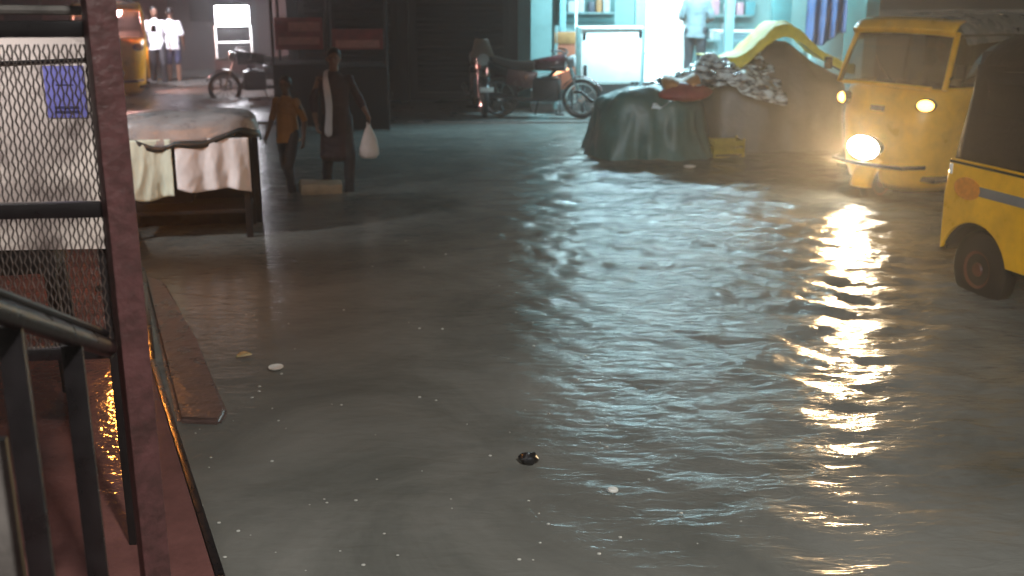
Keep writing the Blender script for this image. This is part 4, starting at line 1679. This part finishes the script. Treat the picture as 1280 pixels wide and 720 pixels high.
for (px0, px1, y0, y1, Yd, lab) in ((345, 402, 22, 62, 15.4, 'dark street stall with dull red front and pale stripes, the left of two'),
                                    (416, 478, 36, 62, 15.0, 'dark street stall with brighter red front panel behind the woman with the bag')):
    a = at(px0, y1, Yd)
    b = at(px1, y0, Yd)
    w = b.x - a.x
    cx = (a.x + b.x) / 2
    s = thing('market_stall', lab, 'stall', (cx, Yd, ROAD), R(6), 'dark market stalls')
    bm = B()
    box(bm, (0, .0, (a.z + b.z) / 2 - ROAD), (w, .03, b.z - a.z), bev=.006)
    pnl = obj('front_panel', bm, M['red_cloth'], s)
    bm = B()
    box(bm, (0, -.019, (a.z * .72 + b.z * .28) - ROAD), (w * .86, .006, .10), bev=.003)
    if px0 < 400:
        box(bm, (.08, -.019, (a.z * .28 + b.z * .72) - ROAD), (w * .66, .006, .12), bev=.003)
    obj('stripe', bm, mat('faded pink', (.50, .18, .15), .6, vary=.3, vscale=12), pnl)
    bm = B()
    box(bm, (0, .45, .95), (w + .1, .9, .04), bev=.006)
    obj('counter', bm, M['wood_dark'], s)
    bm = B()
    box(bm, (0, .02, .52), (w + .06, .02, .82), bev=.003)
    obj('front_cloth', bm, M['black_canvas'], s)
    bm = B()
    box(bm, (0, .42, 2.25), (w + .5, 1.25, .03), (R(8), 0, 0), bev=.004)
    obj('canopy', bm, M['black_canvas'], s)
    for sx in (-1, 1):
        for yy in (.04, .9):
            bm = B()
            tube(bm, [(sx * (w / 2 + .04), yy, 0), (sx * (w / 2 + .04), yy, 2.25)], .022, 8)
            obj('post', bm, M['wood_dark'], s)

# ================================================================ far left street
fb = thing('far_building', 'dusky rose house front closing the far left street', 'building', (-10.5, 33, ROAD), R(-6))
bm = B()
box(bm, (0, 1, 3.5), (13, 2, 7))
obj('wall', bm, M['wall_rose'], fb)
for xa in (-4.2, -1.6, 1.1, 3.8):
    bm = B()
    box(bm, (xa, -.03, 1.3), (1.2, .08, 2.3), bev=.02)
    obj('door', bm, M['wall_slate'], fb)
    bm = B()
    box(bm, (xa, -.04, 4.6), (1.1, .08, 1.3), bev=.02)
    w = obj('window', bm, M['wall_dark'], fb)
bm = B()
box(bm, (0, -.7, 2.75), (13, 1.4, .10), (R(6), 0, 0), bev=.01)
obj('awning', bm, M['wall_brown'], fb)
sbld = thing('slate_house', 'slate grey corner house with brown door behind the glass food cart', 'house', (-6.55, 26.5, ROAD), R(8))
bm = B()
box(bm, (0, 1.6, 3), (3.2, 3.0, 6))
obj('wall', bm, M['wall_slate'], sbld)
bm = B()
box(bm, (.9, .06, 1.1), (.9, .10, 2.2), bev=.02)
obj('door', bm, M['wall_brown'], sbld)
bm = B()
box(bm, (-.6, .07, 1.7), (1.0, .08, 1.0), bev=.02)
obj('window', bm, M['wall_dark'], sbld)
rbld = thing('brown_house', 'brown shop house between the glass food cart and the red stalls', 'house', (-4.75, 22.2, ROAD), R(6))
bm = B()
box(bm, (1.9, 1.4, 3), (4.0, 2.6, 6))
obj('wall', bm, M['wall_brown'], rbld)
bm = B()
box(bm, (1.2, .05, 1.2), (1.5, .12, 2.3), bev=.02)
obj('shutter', bm, M['shutter'], rbld)
bm = B()
box(bm, (1.9, -.35, 2.7), (4.0, .9, .08), (R(6), 0, 0), bev=.01)
obj('awning', bm, M['red_cloth'], rbld)
lbld = thing('left_row_house', 'low shop row along the left side behind the mesh screen', 'building', (-12.5, 15, ROAD), R(20))
bm = B()
box(bm, (-1.5, 0, 2.6), (3, 22, 5.4))
obj('wall', bm, M['wall_brown'], lbld)
for k in range(5):
    bm = B()
    box(bm, (.03, -8 + k * 4, 1.3), (.10, 2.2, 2.4), bev=.02)
    obj('shutter', bm, M['shutter'], lbld)

# glowing glass food cart
fc = thing('food_cart', 'glass sided food cart with glowing white top on the far left', 'food cart', (-5.28, 21.0, ROAD), R(14))
bm = B()
box(bm, (0, 0, .55), (.74, .5, .30), bev=.01)
obj('body', bm, M['wall_brown'], fc)
for sx in (-1, 1):
    for sy in (-1, 1):
        bm = B()
        tube(bm, [(sx * .33, sy * .22, .68), (sx * .33, sy * .22, 1.30)], .018, 8)
        obj('corner_post', bm, M['white_enamel'], fc)
bm = B()
tube(bm, [(-.33, -.22, 1.0), (.33, -.22, 1.0)], .016, 8)
obj('crossbar', bm, M['white_enamel'], fc)
bm = B()
box(bm, (0, 0, 1.48), (.62, .40, .36), bev=.02)
obj('lit_top', bm, M['panel_lit'], fc)
bm = B()
box(bm, (0, 0, .70), (.74, .52, .03), bev=.005)
obj('tray', bm, M['chrome'], fc)
for sx in (-1, 1):
    Mx = Matrix.Translation((sx * .28, -.26, .20)) @ Matrix.Rotation(PI / 2, 4, 'X')
    bm = B()
    lathe(bm, [(.15, -.02), (.20, -.02), (.20, .02), (.15, .02)], 24, Mx, False, False)
    obj('wheel', bm, M['rubber'], fc)
for sx in (-1, 1):
    bm = B()
    box(bm, (sx * .30, .18, .20), (.04, .04, .42), bev=.004)
    obj('leg', bm, M['dark_metal'], fc)
lamp('food_cart_light', 'POINT', (0, -.45, 1.35), 60, (.90, .92, 1.0), .15, fc)

# round bulb at the far left
bl = thing('street_bulb', 'round pinkish bulb glowing high beside the red post', 'bulb', at(147, 14, 20) - Vector((0, 0, 0)), 0)
bm = B()
blob(bm, (0, 0, 0), (.075, .075, .08), 16)
obj('bulb', bm, M['bulb_pink'], bl)
bm = B()
tube(bm, [(0, 0, .07), (0, 0, 1.6)], .008, 6)
tube(bm, [(0, 0, .07), (0, 0, .14)], .03, 8)
obj('cord', bm, M['dark_metal'], bl)
lamp('bulb_light', 'POINT', (0, 0, -.12), 420, (1, .48, .42), .08, bl)

# two people in white, strongly lit
p_ = gp(200, 104)
person('person', 'left of two people in bright white shirts far down the street', (p_.x, p_.y, ROAD), R(20), 1.62, WALK, M['shirt_white'], M['trouser_dark'], sleeve=.45, voxel=.016)
p_ = gp(219, 103)
person('person', 'right of two people in bright white shirts, in navy shorts', (p_.x, p_.y, ROAD), R(190), 1.60, dict(turn=.2), M['shirt_white'], M['shorts_blue'], sleeve=.45, trouser_len=.42, voxel=.016)
tlm = thing('tube_lamp', 'added white tube lamp on a pole lighting the people in white', 'lamp', (p_.x - .9, p_.y - 1.7, ROAD), 0)  # lamp put in here so that the white shirts are brightly lit
bm = B()
tube(bm, [(-.05, 0, 0), (-.05, 0, 2.9)], .03, 8)
obj('pole', bm, M['dark_metal'], tlm)
bm = B()
tube(bm, [(-.05, 0, 2.85), (.7, 0, 2.9)], .03, 8)
obj('tube', bm, M['tube_lit'], tlm)
lamp('tube_light', 'SPOT', (.5, 0, 2.8), 1100, (.92, .90, 1.0), .15, tlm, (.30, 1.0, -.95), 75, .6)

# ================================================================ floating debris
def float_at(px, py):
    p = gp(px, py, .008)
    return (p.x, p.y, .010)


bm = B()
g = []
for i in range(9):
    t = i / 8
    w = .030 * math.sin(PI * t) ** .8 + .001
    g.append([((t - .5) * .085, -w, .004 + .010 * math.sin(3 * t)), ((t - .5) * .085, 0, .0 + .008 * math.sin(3 * t)), ((t - .5) * .085, w, .007 + .010 * math.sin(3 * t))])
loft(bm, g, closed=False)
tag(obj('leaf', bm, M['leaf'], loc=float_at(305, 446), rot=(0, 0, .5), solid=.003), 'yellowish leaf floating on the calm grey water', 'leaf')
bm = B()
lathe(bm, [(.030, 0), (.036, .004), (.040, .010), (.036, .011), (.028, .006)], 20)
tag(obj('paper_disc', bm, M['paper_cup'], loc=float_at(345, 461), rot=(.06, 0, 0)), 'round white paper lid floating beside the yellowish leaf', 'paper')
bm = B()
blob(bm, (0, 0, .012), (.042, .030, .026), 14)
for v in bm.verts:
    v.co += v.co.normalized() * .012 * noise.noise(v.co * 60)
tag(obj('rubbish_lump', bm, M['black_lump'], loc=float_at(661, 577)), 'small black lump of rubbish floating in the foreground water', 'rubbish')
bm = B()
lathe(bm, [(.016, 0), (.022, .006), (.020, .012), (.006, .016)], 14)
tag(obj('bottle_cap', bm, M['paper_cup'], loc=float_at(766, 615)), 'tiny white cap floating right of the black lump', 'cap')
p = gp(862, 209)
bm = B()
blob(bm, (0, 0, .01), (.07, .05, .018), 12)
tag(obj('paper_scrap', bm, M['paper_cup'], loc=(p.x, p.y, .0)), 'white paper scrap in the water below the green cart', 'scrap')
p = gp(582, 148)
# foam flecks and bubbles from the rain
bm = B()
rng = random.Random(19)
for k in range(95):
    px = rng.uniform(225, 1000)
    py = rng.uniform(380, 715) if rng.random() < .8 else rng.uniform(300, 420)
    q = gp(px, py)
    if q.x < -.35 * q.y:
        continue
    r_ = rng.choice((.0025, .0035, .0045, .006))
    bmesh.ops.create_icosphere(bm, subdivisions=2, radius=r_, matrix=Matrix.Translation((q.x, q.y, .004)) @ Matrix.Diagonal((1.3, 1, .6, 1)))
fm = obj('foam_flecks', bm, mat('foam', (.55, .54, .50), .3, vary=.1), ang=180)
kind(fm, 'stuff')
tag(fm, 'scattered foam flecks and rain bubbles on the water', 'foam')

# ================================================================ street lamp behind the viewer: the light on the near water
sl_ = thing('street_lamp', 'street lamp on a tall pole behind the viewer', 'street lamp', (3.4, -2.6, ROAD), 0)
bm = B()
tube(bm, [(0, 0, 0), (0, 0, 5.6), (-.2, .1, 6.0), (-1.3, .6, 6.2)], [.07, .05, .04, .035], 10)
obj('pole', bm, M['dark_metal'], sl_)
bm = B()
box(bm, (-1.6, .74, 6.2), (.6, .24, .12), (0, 0, -.45), bev=.04)
hd = obj('lamp_head', bm, M['dark_metal'], sl_)
bm = B()
box(bm, (-1.6, .74, 6.125), (.42, .18, .03), (0, 0, -.45), bev=.01)
obj('lens', bm, M['street_lit'], hd)
lamp('street_light', 'SPOT', (-1.6, .74, 6.05), 2700, (1.0, .985, .93), .16, sl_, (-.14, .54, -1.0), 84, 1.0)

# strip lamps: unseen fittings with their own light, the board and stall ones added
def strip_lamp(label, loc, rz, power, color, d, spot, pole=True, drop=None):
    t = thing('tube_lamp', label, 'lamp', loc, rz)
    bm = B()
    tube(bm, [(-.45, 0, 0), (.45, 0, 0)], .016, 10)
    obj('tube', bm, M['tube_soft'], t)
    bm = B()
    box(bm, (0, 0, .035), (1.0, .05, .03), bev=.004)
    obj('fitting', bm, M['white_enamel'], t)
    if pole:
        bm = B()
        tube(bm, [(.55, 0, .05), (.52, 0, .05), (.52, 0, ROAD - loc[2])], .03, 8)
        obj('pole', bm, M['dark_metal'], t)
    L = lamp('tube_light', 'SPOT' if spot else 'AREA', (0, 0, -.03), power, color, .12 if spot else .9, t, d, spot, 1.0, None if spot else .04)
    return t


strip_lamp('added white tube lamp under the shelter roof to light the notice board', (-1.62, 2.72, 1.985), R(4), 4.5, (.98, .93, .94), (0, .55, -1), None, False)  # unseen lamp added to brighten the cream board from above
strip_lamp('added white tube lamp on a pole lighting the covered stall from the left', (-4.6, 6.6, 2.5), R(60), 480, (.96, .98, 1.0), (2.62, -.80, -1.75), 38)  # unseen lamp added to brighten the stall's hanging cloths
strip_lamp('cool white tube lamp on a pole right behind the viewer', (-.5, -1.2, 3.4), R(10), 2300, (.90, .97, 1.0), (.41, 1.0, -.29), 38)

# rain mist hanging in the street
bm = B()
box(bm, (0, 22, 4.2), (90, 72, 11.0))
hz = bpy.data.materials.new('rain mist')
hz.use_nodes = True
hz.node_tree.nodes.remove(hz.node_tree.nodes["Principled BSDF"])
pv = hz.node_tree.nodes.new("ShaderNodeVolumePrincipled")
pv.inputs['Density'].default_value = 0.0075
pv.inputs['Color'].default_value = (.92, .94, .96, 1)
pv.inputs['Anisotropy'].default_value = 0.72
hz.node_tree.links.new(pv.outputs[0], hz.node_tree.nodes["Material Output"].inputs['Volume'])
kind(obj('haze', bm, hz, smooth=False), 'stuff')
